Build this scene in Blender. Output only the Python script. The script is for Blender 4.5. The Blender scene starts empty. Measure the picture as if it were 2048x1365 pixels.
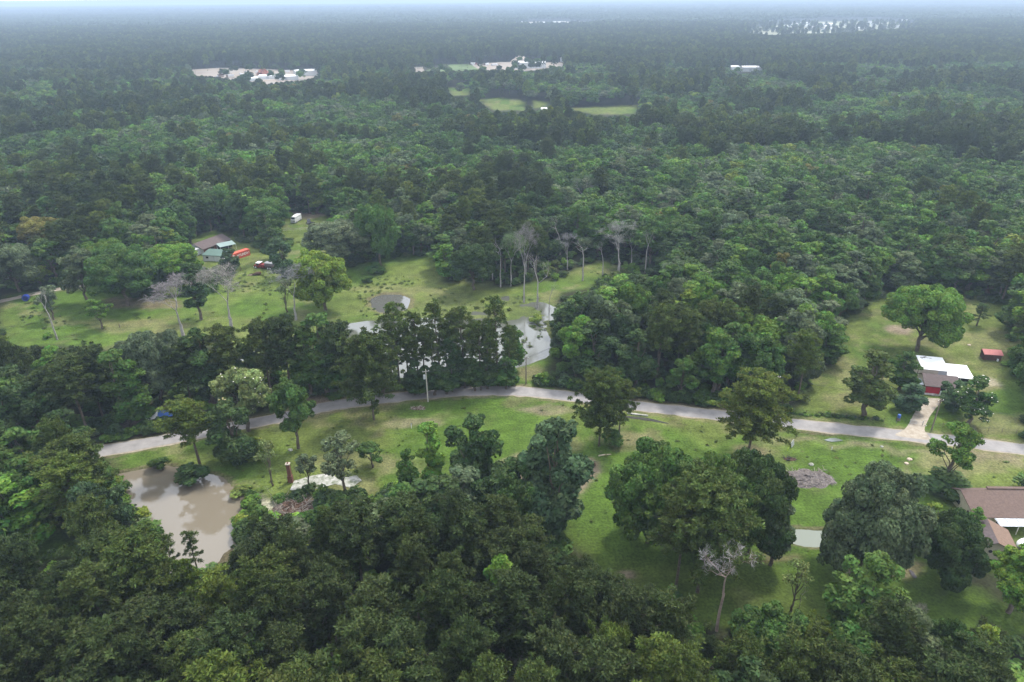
import bpy, bmesh, math, random
import numpy as np
from mathutils import Vector, Matrix

# ------------------------------------------------------------------ camera, sky, sun, exposure
sc = bpy.context.scene
COL = sc.collection
R = math.radians
CH = 100.0                      # height of the camera above the ground
FPX = 1366.0                    # focal length in pixels of the 2048 wide photograph
PITCH, ROLL = R(26.75), R(0.5)
C0 = np.array([0.0, 0.0, CH])
Fv = np.array([0.0, math.cos(PITCH), -math.sin(PITCH)])
_r = np.array([1.0, 0.0, 0.0]); _u = np.array([0.0, math.sin(PITCH), math.cos(PITCH)])
Rv = _r*math.cos(ROLL) - _u*math.sin(ROLL)
Uv = _u*math.cos(ROLL) + _r*math.sin(ROLL)
cam = bpy.data.cameras.new('camera'); camo = bpy.data.objects.new('camera', cam); COL.objects.link(camo)
cam.lens = FPX/2048*36; cam.sensor_width = 36; cam.clip_start = 1; cam.clip_end = 60000
camo.matrix_world = Matrix(((Rv[0], Uv[0], -Fv[0], 0), (Rv[1], Uv[1], -Fv[1], 0), (Rv[2], Uv[2], -Fv[2], CH), (0, 0, 0, 1)))
sc.camera = camo

SUN_EL, SUN_AZ = R(58), R(40)            # azimuth measured from +Y towards +X
world = bpy.data.worlds.new('World'); sc.world = world; world.use_nodes = True
wn = world.node_tree; wn.nodes.clear()
sky = wn.nodes.new('ShaderNodeTexSky'); sky.sky_type = 'NISHITA'; sky.sun_disc = False
sky.sun_elevation = SUN_EL; sky.sun_rotation = SUN_AZ; sky.dust_density = 3.0; sky.altitude = 100
wm = wn.nodes.new('ShaderNodeMixRGB')
wt = wn.nodes.new('ShaderNodeTexCoord'); wmp = wn.nodes.new('ShaderNodeMapping'); wmp.inputs['Scale'].default_value = (1, 1, 2.5)
wnz = wn.nodes.new('ShaderNodeTexNoise'); wnz.inputs['Scale'].default_value = 2.2; wnz.inputs['Detail'].default_value = 5
wr = wn.nodes.new('ShaderNodeValToRGB'); wr.color_ramp.elements[0].position = 0.3; wr.color_ramp.elements[1].position = 0.7
SKYW = 9.5
wr.color_ramp.elements[0].color = (0.72*SKYW, 0.78*SKYW, 0.90*SKYW, 1)
wr.color_ramp.elements[1].color = (1.0*SKYW, 1.02*SKYW, 1.06*SKYW, 1)
wb = wn.nodes.new('ShaderNodeBackground'); wb.inputs['Strength'].default_value = 0.1
wo = wn.nodes.new('ShaderNodeOutputWorld')
wn.links.new(wt.outputs['Generated'], wmp.inputs['Vector']); wn.links.new(wmp.outputs['Vector'], wnz.inputs['Vector'])
wn.links.new(wnz.outputs['Fac'], wr.inputs['Fac'])
wm.inputs['Fac'].default_value = 0.85
wn.links.new(sky.outputs['Color'], wm.inputs['Color1']); wn.links.new(wr.outputs['Color'], wm.inputs['Color2'])
wn.links.new(wm.outputs['Color'], wb.inputs['Color']); wn.links.new(wb.outputs['Background'], wo.inputs['Surface'])

sl = bpy.data.lights.new('sun', 'SUN'); sl.energy = 1.9; sl.angle = R(10); sl.color = (1.0, 0.95, 0.87)
so = bpy.data.objects.new('sun', sl); COL.objects.link(so)
sd = Vector((math.sin(SUN_AZ)*math.cos(SUN_EL), math.cos(SUN_AZ)*math.cos(SUN_EL), math.sin(SUN_EL)))
so.rotation_euler = sd.to_track_quat('Z', 'Y').to_euler(); so.location = (0, 0, 300)

sc.view_settings.view_transform = 'Standard'; sc.view_settings.look = 'None'
sc.view_settings.exposure = 1.24; sc.view_settings.gamma = 1.0; sc.view_settings.use_curve_mapping = False
sc.render.engine = 'CYCLES'
cy = sc.cycles
cy.max_bounces = 5; cy.diffuse_bounces = 4; cy.glossy_bounces = 2; cy.transmission_bounces = 2; cy.volume_bounces = 0
cy.transparent_max_bounces = 4; cy.use_denoising = True; cy.use_adaptive_sampling = False
cy.caustics_reflective = False; cy.caustics_refractive = False

# ------------------------------------------------------------------ measuring: photograph pixels <-> ground
def G(px, py, z=0.0):
    d = Fv*FPX + Rv*(px-1024) + Uv*(682.5-py)
    t = (z-CH)/d[2]
    return C0 + d*t
def proj(P):
    V = np.asarray(P, float) - C0
    zc = V@Fv
    zc = np.where(zc < 1, 1, zc)
    return 1024+FPX*(V@Rv)/zc, 682.5-FPX*(V@Uv)/zc, zc
def height_at(px, py, pt):
    B = G(px, py)-C0; k = (682.5-pt)/FPX
    return (k*(B@Fv)-(B@Uv))/(Uv[2]-k*Fv[2])
def ppm(P):
    return FPX/float((np.asarray(P)-C0)@Fv)

def inpoly(x, y, poly):
    x = np.asarray(x, float); y = np.asarray(y, float); r = np.zeros(x.shape, bool); n = len(poly)
    for i in range(n):
        x0, y0 = poly[i]; x1, y1 = poly[(i+1) % n]
        if y0 == y1: continue
        c = ((y0 > y) != (y1 > y)) & (x < (x1-x0)*(y-y0)/(y1-y0)+x0)
        r ^= c
    return r
_lat = np.random.RandomState(7).rand(257, 257)
def vnoise(x, y):
    xi = np.floor(x).astype(int); yi = np.floor(y).astype(int); fx = x-xi; fy = y-yi
    fx = fx*fx*(3-2*fx); fy = fy*fy*(3-2*fy); a = xi % 256; b = yi % 256
    return (_lat[a, b]*(1-fx)+_lat[a+1, b]*fx)*(1-fy)+(_lat[a, b+1]*(1-fx)+_lat[a+1, b+1]*fx)*fy
def fbm(x, y, s, o=4):
    v = 0; a = 0.5; t = 0
    for k in range(o):
        v = v+a*vnoise(np.asarray(x)/s+k*17.3, np.asarray(y)/s+k*9.1); t += a; a *= .55; s = s/2.1
    return v/t

# ------------------------------------------------------------------ helpers for objects
def props(o, label=None, cat=None, group=None, kind=None):
    if label: o['label'] = label
    if cat: o['category'] = cat
    if group: o['group'] = group
    if kind: o['kind'] = kind
    return o
def thing(name, label, cat, loc=(0, 0, 0), rotz=0.0, group=None):
    o = bpy.data.objects.new(name, None); COL.objects.link(o); o.empty_display_size = 0.3
    o.location = [float(v) for v in loc]; o.rotation_euler = (0, 0, rotz)
    return props(o, label, cat, group)
class MB:
    def __init__(s): s.v = []; s.f = []
    def quad(s, *p):
        n = len(s.v); s.v += [tuple(float(c) for c in q) for q in p]; s.f.append(tuple(range(n, n+len(p)))); return s
    def box(s, x0, y0, z0, x1, y1, z1):
        n = len(s.v)
        s.v += [(x0,y0,z0),(x1,y0,z0),(x1,y1,z0),(x0,y1,z0),(x0,y0,z1),(x1,y0,z1),(x1,y1,z1),(x0,y1,z1)]
        s.f += [tuple(n+i for i in q) for q in ((0,3,2,1),(4,5,6,7),(0,1,5,4),(1,2,6,5),(2,3,7,6),(3,0,4,7))]; return s
    def prism(s, pts, d, ):      # pts: closed loop of 3d points, d: extrusion vector
        n = len(s.v); k = len(pts)
        s.v += [tuple(map(float, p)) for p in pts]+[tuple(float(p[i]+d[i]) for i in range(3)) for p in pts]
        s.f += [tuple(range(n, n+k)), tuple(range(n+2*k-1, n+k-1, -1))]
        s.f += [(n+i, n+k+i, n+k+(i+1) % k, n+(i+1) % k) for i in range(k)]; return s
    def slab(s, a, b, c, d, t=0.12):   # thick sheet through four corners, thickness downwards
        return s.prism([a, b, c, d], (0, 0, -t))
    def tube(s, P, rad, n=8, cap=True):
        P = [Vector(p) for p in P]; rs = rad if hasattr(rad, '__len__') else [rad]*len(P); base = len(s.v)
        for i, p in enumerate(P):
            t = (P[min(i+1, len(P)-1)]-P[max(i-1, 0)]).normalized()
            a = t.cross(Vector((0.13, 0.97, 0.2)) if abs(t.y) < 0.9 else Vector((1, 0, 0))).normalized(); b = t.cross(a)
            for k in range(n):
                q = p+(a*math.cos(2*math.pi*k/n)+b*math.sin(2*math.pi*k/n))*rs[i]; s.v.append(tuple(q))
        for i in range(len(P)-1):
            for k in range(n):
                s.f.append((base+i*n+k, base+i*n+(k+1) % n, base+(i+1)*n+(k+1) % n, base+(i+1)*n+k))
        if cap:
            s.f.append(tuple(range(base+n-1, base-1, -1))); e = base+(len(P)-1)*n; s.f.append(tuple(range(e, e+n)))
        return s
    def ball(s, c, r, n=12, m=7, sq=(1, 1, 1), jit=0, rng=None):
        b = len(s.v)
        for j in range(m+1):
            th = math.pi*j/m
            for i in range(n):
                ph = 2*math.pi*i/n; q = 1+(rng.uniform(-jit, jit) if rng else 0)
                s.v.append((c[0]+r*sq[0]*q*math.sin(th)*math.cos(ph), c[1]+r*sq[1]*q*math.sin(th)*math.sin(ph), c[2]+r*sq[2]*q*math.cos(th)))
        for j in range(m):
            for i in range(n):
                s.f.append((b+j*n+i, b+(j+1)*n+i, b+(j+1)*n+(i+1) % n, b+j*n+(i+1) % n))
        return s
    def make(s, name, mat, parent=None, smooth=False, bevel=0, **kw):
        me = bpy.data.meshes.new(name); me.from_pydata(s.v, [], s.f); me.update()
        bm = bmesh.new(); bm.from_mesh(me); bmesh.ops.recalc_face_normals(bm, faces=bm.faces)
        if bevel: bmesh.ops.bevel(bm, geom=bm.edges, offset=bevel, segments=1, affect='EDGES')
        bm.to_mesh(me); bm.free()
        if smooth:
            for p in me.polygons: p.use_smooth = True
        me.materials.append(mat)
        o = bpy.data.objects.new(name, me); COL.objects.link(o); o.parent = parent
        return props(o, **kw)

# ------------------------------------------------------------------ materials
MATS = {}
def mat(name, col, rough=0.8, var=0.25, scale=0.6, metal=0.0, spec=0.3, col2=None, bump=0.0, wave=None, detail=6):
    if name in MATS: return MATS[name]
    m = bpy.data.materials.new(name); m.use_nodes = True; nt = m.node_tree; b = nt.nodes['Principled BSDF']
    b.inputs['Roughness'].default_value = rough; b.inputs['Metallic'].default_value = metal; b.inputs['Specular IOR Level'].default_value = spec
    tc = nt.nodes.new('ShaderNodeTexCoord'); nz = nt.nodes.new('ShaderNodeTexNoise')
    nz.inputs['Scale'].default_value = scale; nz.inputs['Detail'].default_value = detail; nz.inputs['Roughness'].default_value = 0.65
    nt.links.new(tc.outputs['Object'], nz.inputs['Vector'])
    rp = nt.nodes.new('ShaderNodeValToRGB'); rp.color_ramp.elements[0].position = 0.32; rp.color_ramp.elements[1].position = 0.68
    c2 = col2 or tuple(c*(1-var) for c in col)
    c1 = col if col2 else tuple(min(1, c*(1+var*0.6)) for c in col)
    rp.color_ramp.elements[0].color = (*c2, 1); rp.color_ramp.elements[1].color = (*c1, 1)
    nt.links.new(nz.outputs['Fac'], rp.inputs['Fac'])
    out = rp.outputs['Color']
    if wave:      # (axis, scale, strength): seams, ribs or courses
        mp = nt.nodes.new('ShaderNodeTexWave'); mp.bands_direction = wave[0]; mp.inputs['Scale'].default_value = wave[1]; mp.inputs['Distortion'].default_value = 0.3
        nt.links.new(tc.outputs['Object'], mp.inputs['Vector'])
        mx = nt.nodes.new('ShaderNodeMixRGB'); mx.blend_type = 'MULTIPLY'; mx.inputs['Fac'].default_value = wave[2]
        nt.links.new(out, mx.inputs['Color1']); nt.links.new(mp.outputs['Color'], mx.inputs['Color2']); out = mx.outputs['Color']
    nt.links.new(out, b.inputs['Base Color'])
    if bump:
        bp = nt.nodes.new('ShaderNodeBump'); bp.inputs['Strength'].default_value = bump; bp.inputs['Distance'].default_value = 0.1
        nt.links.new(nz.outputs['Fac'], bp.inputs['Height']); nt.links.new(bp.outputs['Normal'], b.inputs['Normal'])
    MATS[name] = m; return m

def leaf_mat(name, instanced):
    m = bpy.data.materials.new(name); m.use_nodes = True; nt = m.node_tree; nt.nodes.clear()
    if instanced:
        src = nt.nodes.new('ShaderNodeAttribute'); src.attribute_type = 'INSTANCER'; src.attribute_name = 'tint'
    else:
        src = nt.nodes.new('ShaderNodeObjectInfo')
    sh = nt.nodes.new('ShaderNodeAttribute'); sh.attribute_name = 'shade'
    mx = nt.nodes.new('ShaderNodeVectorMath'); mx.operation = 'SCALE'
    nt.links.new(src.outputs['Color'], mx.inputs[0]); nt.links.new(sh.outputs['Fac'], mx.inputs['Scale'])
    hs = nt.nodes.new('ShaderNodeHueSaturation'); nt.links.new(mx.outputs['Vector'], hs.inputs['Color'])
    hv = nt.nodes.new('ShaderNodeAttribute'); hv.attribute_name = 'huev'; nt.links.new(hv.outputs['Fac'], hs.inputs['Hue'])
    d = nt.nodes.new('ShaderNodeBsdfPrincipled'); d.inputs['Roughness'].default_value = 0.6; d.inputs['Specular IOR Level'].default_value = 0.1
    t = nt.nodes.new('ShaderNodeBsdfTranslucent'); ms = nt.nodes.new('ShaderNodeMixShader'); ms.inputs['Fac'].default_value = 0.26
    o = nt.nodes.new('ShaderNodeOutputMaterial')
    nt.links.new(hs.outputs['Color'], d.inputs['Base Color']); nt.links.new(hs.outputs['Color'], t.inputs['Color'])
    nt.links.new(d.outputs['BSDF'], ms.inputs[1]); nt.links.new(t.outputs['BSDF'], ms.inputs[2]); nt.links.new(ms.outputs['Shader'], o.inputs['Surface'])
    return m
LEAF = leaf_mat('leaves', False); LEAFI = leaf_mat('leaves_mass', True)
BARK = mat('bark', (0.13, 0.105, 0.08), 0.9, 0.45, 1.5)
DEADW = mat('dead_wood', (0.33, 0.31, 0.295), 0.9, 0.35, 1.2)
DEADR = mat('dead_bark', (0.38, 0.29, 0.25), 0.9, 0.4, 1.0)
# ------------------------------------------------------------------ outlines read off the photograph (2048 wide pixels)
VIS = {
 'meadow': [(0,592),(160,572),(300,600),(420,590),(470,560),(500,535),(560,520),(575,505),(585,470),(620,455),(650,468),(690,500),(700,540),(770,518),(870,512),(885,560),(1000,575),(1110,560),(1190,520),(1240,530),(1200,570),(1130,585),(1090,640),(1095,720),(1080,768),(1032,766),(1010,720),(960,700),(800,700),(640,680),(560,700),(450,700),(400,690),(200,700),(80,688),(0,690)],
 'lawn': [(215,905),(340,882),(430,890),(560,865),(640,835),(760,810),(900,795),(1150,800),(1240,825),(1400,840),(1560,865),(2048,915),(2048,980),(1935,985),(1925,1040),(1830,1040),(1800,1110),(1800,1160),(1950,1170),(2048,1230),(2040,1250),(1900,1240),(1800,1190),(1750,1170),(1620,1250),(1600,1150),(1440,1150),(1420,1190),(1300,1180),(1180,1110),(1110,1070),(1150,1040),(1165,960),(1130,870),(1020,880),(1000,930),(900,890),(860,940),(740,950),(735,985),(600,1000),(560,1040),(540,1010),(500,960),(430,930),(235,945)],
 'yard': [(1620,770),(1700,700),(1690,640),(1750,600),(1780,585),(1900,600),(2010,610),(2010,720),(2048,790),(2048,900),(1560,860),(1555,832),(1600,815)],
 'road': [(215,890),(345,865),(560,825),(640,800),(760,790),(900,772),(1050,772),(1150,785),(1250,800),(1400,818),(1560,835),(1560,870),(1150,810),(900,800),(760,815),(640,840),(560,855),(345,892),(215,912)],
 'pond': [(238,945),(330,938),(430,958),(488,1015),(486,1055),(440,1092),(350,1100),(300,1085),(262,1012)],
 'shade_lawn': [(85,1062),(140,1045),(150,1110),(60,1135)],
 'home': [(380,478),(430,462),(478,482),(510,498),(560,505),(560,545),(500,550),(470,530),(400,524),(385,505)],
 'park': [(575,428),(655,430),(655,460),(560,465)],
 'home_left': [(20,470),(52,466),(50,500),(20,512)],
 'tarp': [(215,880),(285,830),(360,808),(360,860),(330,868),(220,885)],
 'slab': [(575,925),(600,940),(700,945),(700,985),(585,985)],
 'clear_a': [(955,200),(1000,195),(1050,203),(1050,222),(985,220)],
 'clear_b': [(1065,200),(1100,203),(1095,215),(1068,217)],
 'clear_c': [(1130,217),(1280,210),(1270,228),(1190,230)],
 'clear_d': [(895,176),(940,176),(940,190),(905,192)],
 'yard_a': [(385,140),(440,136),(540,139),(640,144),(625,156),(540,166),(480,157),(390,150)],
 'yard_b': [(805,138),(860,133),(1000,124),(1130,125),(1120,135),(1045,141),(960,138),(850,143)],
 'yard_c': [(1456,136),(1525,138),(1520,145),(1460,144)],
 'snag': [(1400,1175),(1462,1175),(1452,1252),(1412,1252)],
 'ducks': [(888,396),(900,398),(900,411),(886,408)],
}
NEARVIS = [([(1095,432),(1150,432),(1150,512),(1100,512)], G(1120, 515)[1]-2), ([(1145,478),(1195,478),(1190,566),(1150,566)], G(1165, 562)[1]-2), ([(1205,452),(1312,452),(1305,540),(1212,545)], G(1260, 541)[1]-2), ([(970,455),(1070,452),(1070,565),(980,565)], G(1000, 568)[1]-2)]
STRIP = [(980,45),(1240,46),(1400,47),(1500,56),(1640,43),(1770,42),(1840,54),(1660,66),(1540,70),(1440,63),(1300,54),(980,50)]
ROADPX = [(-200,990),(-80,962),(0,943),(64,928),(140,915),(215,901),(345,877),(450,857),(560,836),(640,816),(700,806),(760,799),(830,791),(900,785),(1000,782),(1100,788),(1250,809),(1400,827),(1560,845),(1860,877),(2048,899),(2300,928),(2600,960)]
def smoothline(P, step=2.0):
    P = [np.asarray(p, float) for p in P]; out = []
    Q = [2*P[0]-P[1]]+P+[2*P[-1]-P[-2]]
    for i in range(1, len(Q)-2):
        n = max(2, int(np.linalg.norm(Q[i+1]-Q[i])/step))
        for k in range(n):
            t = k/n; a, b, c, d = Q[i-1], Q[i], Q[i+1], Q[i+2]
            out.append(0.5*((2*b)+(-a+c)*t+(2*a-5*b+4*c-d)*t*t+(-a+3*b-3*c+d)*t**3))
    return out+[P[-1]]
ROADL = np.array(smoothline([G(*p) for p in ROADPX]))
def road_dist(x, y):
    d = np.full(np.shape(x), 1e9)
    for p in ROADL[::2]: d = np.minimum(d, (x-p[0])**2+(y-p[1])**2)
    return np.sqrt(d)

# ------------------------------------------------------------------ ground: one sheet to the horizon
def grow(a, step, far, k=1.13):
    out = [a]; s = step
    while abs(out[-1]) < far: out.append(out[-1]+math.copysign(s, far if step > 0 else -far)); s *= k
    return out
core = list(np.arange(-300, 300.1, 1.25))
xs = np.array(sorted([-v for v in grow(300, 1.6, 30000)[1:]]+core+grow(300, 1.6, 30000)[1:]))
ys = [44.0]
while ys[-1] < 1500: ys.append(ys[-1]*1.0052)
ys = np.array([-3000, -1000, -300, -60, 0, 25]+ys+grow(ys[-1], 12, 30000, 1.2)[1:])
GX, GY = np.meshgrid(xs, ys); gx = GX.ravel(); gy = GY.ravel()
near = (gy > 40) & (gy < 900) & (np.abs(gx) < 600)
gpx, gpy, _z = proj(np.stack([gx, gy, np.zeros_like(gx)], 1))
wob = np.minimum(5.0, 900/np.maximum(gy, 60))
wpx = gpx+(fbm(gx, gy, 9)-.5)*4*wob*2; wpy = gpy+(fbm(gx+90, gy, 9)-.5)*3*wob
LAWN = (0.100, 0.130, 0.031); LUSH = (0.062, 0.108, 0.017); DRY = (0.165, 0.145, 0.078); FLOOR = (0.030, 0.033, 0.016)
def A(c): return np.array(c)[None, :]
n1 = fbm(gx, gy, 40)[:, None]; n2 = fbm(gx+300, gy, 7)[:, None]; n3 = fbm(gx, gy+500, 2.6, 3)[:, None]
def ss(v, a, b): t = np.clip((v-a)/(b-a), 0, 1); return t*t*(3-2*t)
grass = A(LAWN)*(1-ss(n1, .42, .62))+A(LUSH)*ss(n1, .42, .62)
dry = ss(n2, .52, .66)*ss(fbm(gx-70, gy+40, 25)[:, None], .42, .6)
grass = grass*(1-dry*.5)+A(DRY)*dry*.5
lowl = (ss(gpy, 1020, 1180)*(gpx > 1100))[:, None]; grass = grass*(1-lowl*.65)+A((0.050, .078, .014))*lowl*.65  # cloud shade on the lower lawn, painted into the grass colour
grass = grass*(0.66+0.68*n3)
isgrass = np.zeros(len(gx), bool)
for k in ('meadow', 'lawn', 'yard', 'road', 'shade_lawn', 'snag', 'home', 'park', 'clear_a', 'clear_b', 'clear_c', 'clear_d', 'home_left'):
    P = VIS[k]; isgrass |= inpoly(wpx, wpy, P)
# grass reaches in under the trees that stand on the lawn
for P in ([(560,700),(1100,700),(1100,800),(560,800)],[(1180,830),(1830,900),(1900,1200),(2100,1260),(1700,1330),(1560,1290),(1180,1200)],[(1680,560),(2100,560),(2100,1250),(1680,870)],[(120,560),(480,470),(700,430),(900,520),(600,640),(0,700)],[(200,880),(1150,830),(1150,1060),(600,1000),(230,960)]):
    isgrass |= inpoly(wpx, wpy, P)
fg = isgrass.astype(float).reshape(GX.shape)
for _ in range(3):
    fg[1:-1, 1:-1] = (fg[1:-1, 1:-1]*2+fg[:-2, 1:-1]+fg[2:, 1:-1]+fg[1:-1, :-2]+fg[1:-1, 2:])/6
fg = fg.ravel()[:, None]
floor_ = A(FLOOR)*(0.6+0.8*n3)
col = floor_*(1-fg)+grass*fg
def paint(poly, c, amt=1.0, rag=1.0):
    global col
    x = gpx+(fbm(gx, gy, 5)-.5)*10*rag*wob/2; y = gpy+(fbm(gx+50, gy, 5)-.5)*8*rag*wob/2
    m = inpoly(x, y, poly).reshape(GX.shape).astype(float)
    m[1:-1, 1:-1] = (m[1:-1, 1:-1]*2+m[:-2, 1:-1]+m[2:, 1:-1]+m[1:-1, :-2]+m[1:-1, 2:])/6
    m = (m.ravel()*amt*np.clip(fbm(gx, gy+200, 3)*1.2+.35, 0, 1))[:, None]
    col = col*(1-m)+A(c)*(0.8+0.4*n3)*m
def oval(cx, cy, a, b, n=16): return [(cx+a*math.cos(2*math.pi*i/n), cy+b*math.sin(2*math.pi*i/n)) for i in range(n)]
SOIL = (0.22, 0.165, 0.13); PALE = (0.50, 0.44, 0.35); BROWN = (0.16, 0.115, 0.085)
paint([(205,868),(290,835),(335,805),(365,800),(365,850),(300,868),(215,888)], BROWN)
paint([(395,800),(455,793),(460,815),(405,822)], SOIL); paint([(600,796),(660,792),(700,800),(640,812)], SOIL, .8)
paint([(1160,915),(1195,925),(1192,955),(1165,985),(1145,1015),(1146,985),(1166,955)], SOIL)
paint([(1000,915),(1040,905),(1062,960),(1040,990),(1010,950)], SOIL, .9)
paint([(1045,765),(1030,735),(1075,728),(1085,765)], (0.17,.15,.08), .8)
paint(oval(1252, 1150, 17, 8), SOIL); paint(oval(1505, 905, 40, 18), BROWN, .6)
paint(oval(1980, 766, 22, 12), PALE); paint(oval(1972, 770, 34, 17), DRY, .7)
paint([(1808,925),(1820,925),(1822,985),(1832,1050),(1822,1085),(1812,1050),(1806,985)], (0.21,.17,.11), .75)
paint(oval(600, 1020, 38, 26), BROWN, .9); paint([(525,985),(552,1000),(560,1055),(540,1075),(520,1030)], (0.42,.40,.30), .75, 2)
paint(oval(700, 925, 90, 22), DRY, .5, 2); paint(oval(1090, 820, 60, 8), SOIL, .6); paint(oval(820, 845, 60, 10), SOIL, .5)
paint(oval(1250, 880, 60, 12), DRY, .5, 2); paint(oval(1940, 930, 110, 20), DRY, .6, 2); paint(oval(1990, 690, 60, 30), DRY, .4, 2)
paint(oval(1990, 850, 90, 25), DRY, .55, 2); paint(oval(1700, 800, 60, 22), DRY, .5, 2); paint([(1540,870),(2048,925),(2048,935),(1540,882)], (0.2,.165,.11), .6, 2)
paint(oval(1520, 1115, 90, 10), (0.15,.12,.07), .7); paint(oval(270, 650, 110, 14), (0.17,.14,.08), .5, 2); paint(oval(800, 582, 110, 8), DRY, .7, 2)
paint(oval(1808, 1140, 40, 14), BROWN, .6, 2); paint(oval(1800, 660, 32, 9), SOIL, .8); paint([(570,700),(640,600),(800,555),(880,530),(1000,575),(900,600),(700,640)], (0.105,.13,.035), .5, 2)
paint(oval(290, 605, 80, 14), BROWN, .7, 2); paint(oval(600, 425, 60, 14), BROWN, .8)
# reddish leaf litter along the far kerb of the road
rd = road_dist(gx[near], gy[near]); m = np.zeros(len(gx)); m[near] = ((rd < 4.2) & (rd > 1.5))*np.clip(fbm(gx[near], gy[near], 4)*1.6-.3, 0, 1)*.6
col = col*(1-m[:, None])+A((0.19, .14, .10))*m[:, None]
# heights: ponds and the flooded low part of the meadow
PONDS = {'pond': ([(222,950),(330,930),(440,953),(496,1008),(502,1040),(486,1075),(440,1104),(400,1160),(340,1160),(296,1095),(256,1010)], -0.35, 1.3),
         'green_pond': ([(1562,1066),(1590,1059),(1640,1060),(1680,1062),(1696,1070),(1690,1082),(1650,1090),(1610,1090),(1580,1080)], -0.3, 1.2),
         'round_pond': ([(745,596),(765,589),(800,589),(815,597),(812,615),(795,625),(765,625),(748,612)], -0.2, 1.0)}
FLOOD = [(440,700),(560,690),(640,660),(720,640),(790,630),(850,600),(880,575),(960,600),(1020,590),(1090,600),(1130,620),(1110,720),(1075,722),(1000,745),(800,775),(640,760),(430,750),(130,775),(150,740),(300,720)]
gz = np.zeros(len(gx))
def soft(poly, it):
    m = inpoly(gpx, gpy, poly).reshape(GX.shape).astype(float)
    for _ in range(it):
        m[1:-1, 1:-1] = (m[1:-1, 1:-1]+m[:-2, 1:-1]+m[2:, 1:-1]+m[1:-1, :-2]+m[1:-1, 2:])/5
    return m.ravel()
for k, (P, lv, dp) in PONDS.items():
    m = soft(P, 2); gz -= dp*ss(m, .1, .75)
    bank = ((m > .02) & (m < .55))[:, None]*.7; col = col*(1-bank)+A((0.12, .10, .06))*bank
fm = soft(FLOOD, 5); fn = fbm(gx, gy, 16, 5)
open_ = soft([(690,650),(800,640),(900,640),(980,640),(1075,650),(1110,700),(1060,728),(990,750),(800,770),(700,740)], 3)
gz -= fm*(0.10+0.75*open_-0.95*(fn-.42))*(fm > .02)
gz = np.where((fm > .02), np.clip(gz, -0.8, 0.12), gz)
wet = np.clip(fm*1.5, 0, 1)[:, None]*(gz < -.02)[:, None]*.6
col = col*(1-wet)+A((0.085, .10, .035))*wet
gz += ((fbm(gx, gy, 12)-.5)*.02)*near*(fm < .02)*np.clip((road_dist(gx, gy)-4)/6, 0, 1)*(gz > -.05)
nx = len(xs); ny = len(ys)
gz = np.where(gz > 0.12, 0.12, gz)
I = (np.arange(ny-1)[:, None]*nx+np.arange(nx-1)[None, :]).ravel()
faces = np.stack([I, I+1, I+nx+1, I+nx], 1)
def np_mesh(name, V, Fq):
    me = bpy.data.meshes.new(name); k = Fq.shape[1]
    me.vertices.add(len(V)); me.vertices.foreach_set('co', np.asarray(V, np.float32).ravel())
    me.loops.add(Fq.size); me.loops.foreach_set('vertex_index', Fq.astype(np.int32).ravel())
    me.polygons.add(len(Fq)); me.polygons.foreach_set('loop_start', np.arange(0, Fq.size, k, dtype=np.int32))
    me.update(calc_edges=True); return me
gme = np_mesh('ground', np.stack([gx, gy, gz], 1), faces)
gme.polygons.foreach_set('use_smooth', np.ones(len(faces), bool))
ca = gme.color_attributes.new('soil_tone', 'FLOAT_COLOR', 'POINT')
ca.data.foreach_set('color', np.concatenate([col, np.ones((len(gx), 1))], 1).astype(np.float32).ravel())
gm = bpy.data.materials.new('ground'); gm.use_nodes = True; nt = gm.node_tree; b = nt.nodes['Principled BSDF']
b.inputs['Roughness'].default_value = 0.95; b.inputs['Specular IOR Level'].default_value = 0.1
at = nt.nodes.new('ShaderNodeAttribute'); at.attribute_name = 'soil_tone'
tc = nt.nodes.new('ShaderNodeTexCoord')
def gnoise(s, lo, hi, src, d=4):
    nz = nt.nodes.new('ShaderNodeTexNoise'); nz.inputs['Scale'].default_value = s; nz.inputs['Detail'].default_value = d; nt.links.new(tc.outputs['Object'], nz.inputs['Vector'])
    mr = nt.nodes.new('ShaderNodeMapRange'); mr.inputs['From Min'].default_value = .3; mr.inputs['From Max'].default_value = .7
    mr.inputs['To Min'].default_value = lo; mr.inputs['To Max'].default_value = hi; nt.links.new(nz.outputs['Fac'], mr.inputs['Value'])
    vm = nt.nodes.new('ShaderNodeVectorMath'); vm.operation = 'SCALE'; nt.links.new(src, vm.inputs[0]); nt.links.new(mr.outputs['Result'], vm.inputs['Scale'])
    return vm.outputs['Vector'], nz
c_, z1 = gnoise(1.9, .66, 1.34, at.outputs['Color'], 6); c_, z2 = gnoise(0.22, .82, 1.18, c_); c_, z3 = gnoise(0.6, .88, 1.12, c_)
mpg = nt.nodes.new('ShaderNodeMapping'); mpg.inputs['Scale'].default_value = (.16, 1.5, 1); mpg.inputs['Rotation'].default_value = (0, 0, .35)
nt.links.new(tc.outputs['Object'], mpg.inputs['Vector']); c_, z4 = gnoise(0.8, .90, 1.10, c_); nt.links.new(mpg.outputs['Vector'], z4.inputs['Vector'])
nt.links.new(c_, b.inputs['Base Color'])
bp = nt.nodes.new('ShaderNodeBump'); bp.inputs['Strength'].default_value = .5; bp.inputs['Distance'].default_value = .25
nt.links.new(z1.outputs['Fac'], bp.inputs['Height']); nt.links.new(bp.outputs['Normal'], b.inputs['Normal'])
gme.materials.append(gm)
go = bpy.data.objects.new('ground', gme); COL.objects.link(go); props(go, 'grassy clearings and dark forest floor reaching to the horizon', kind='structure')

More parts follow.
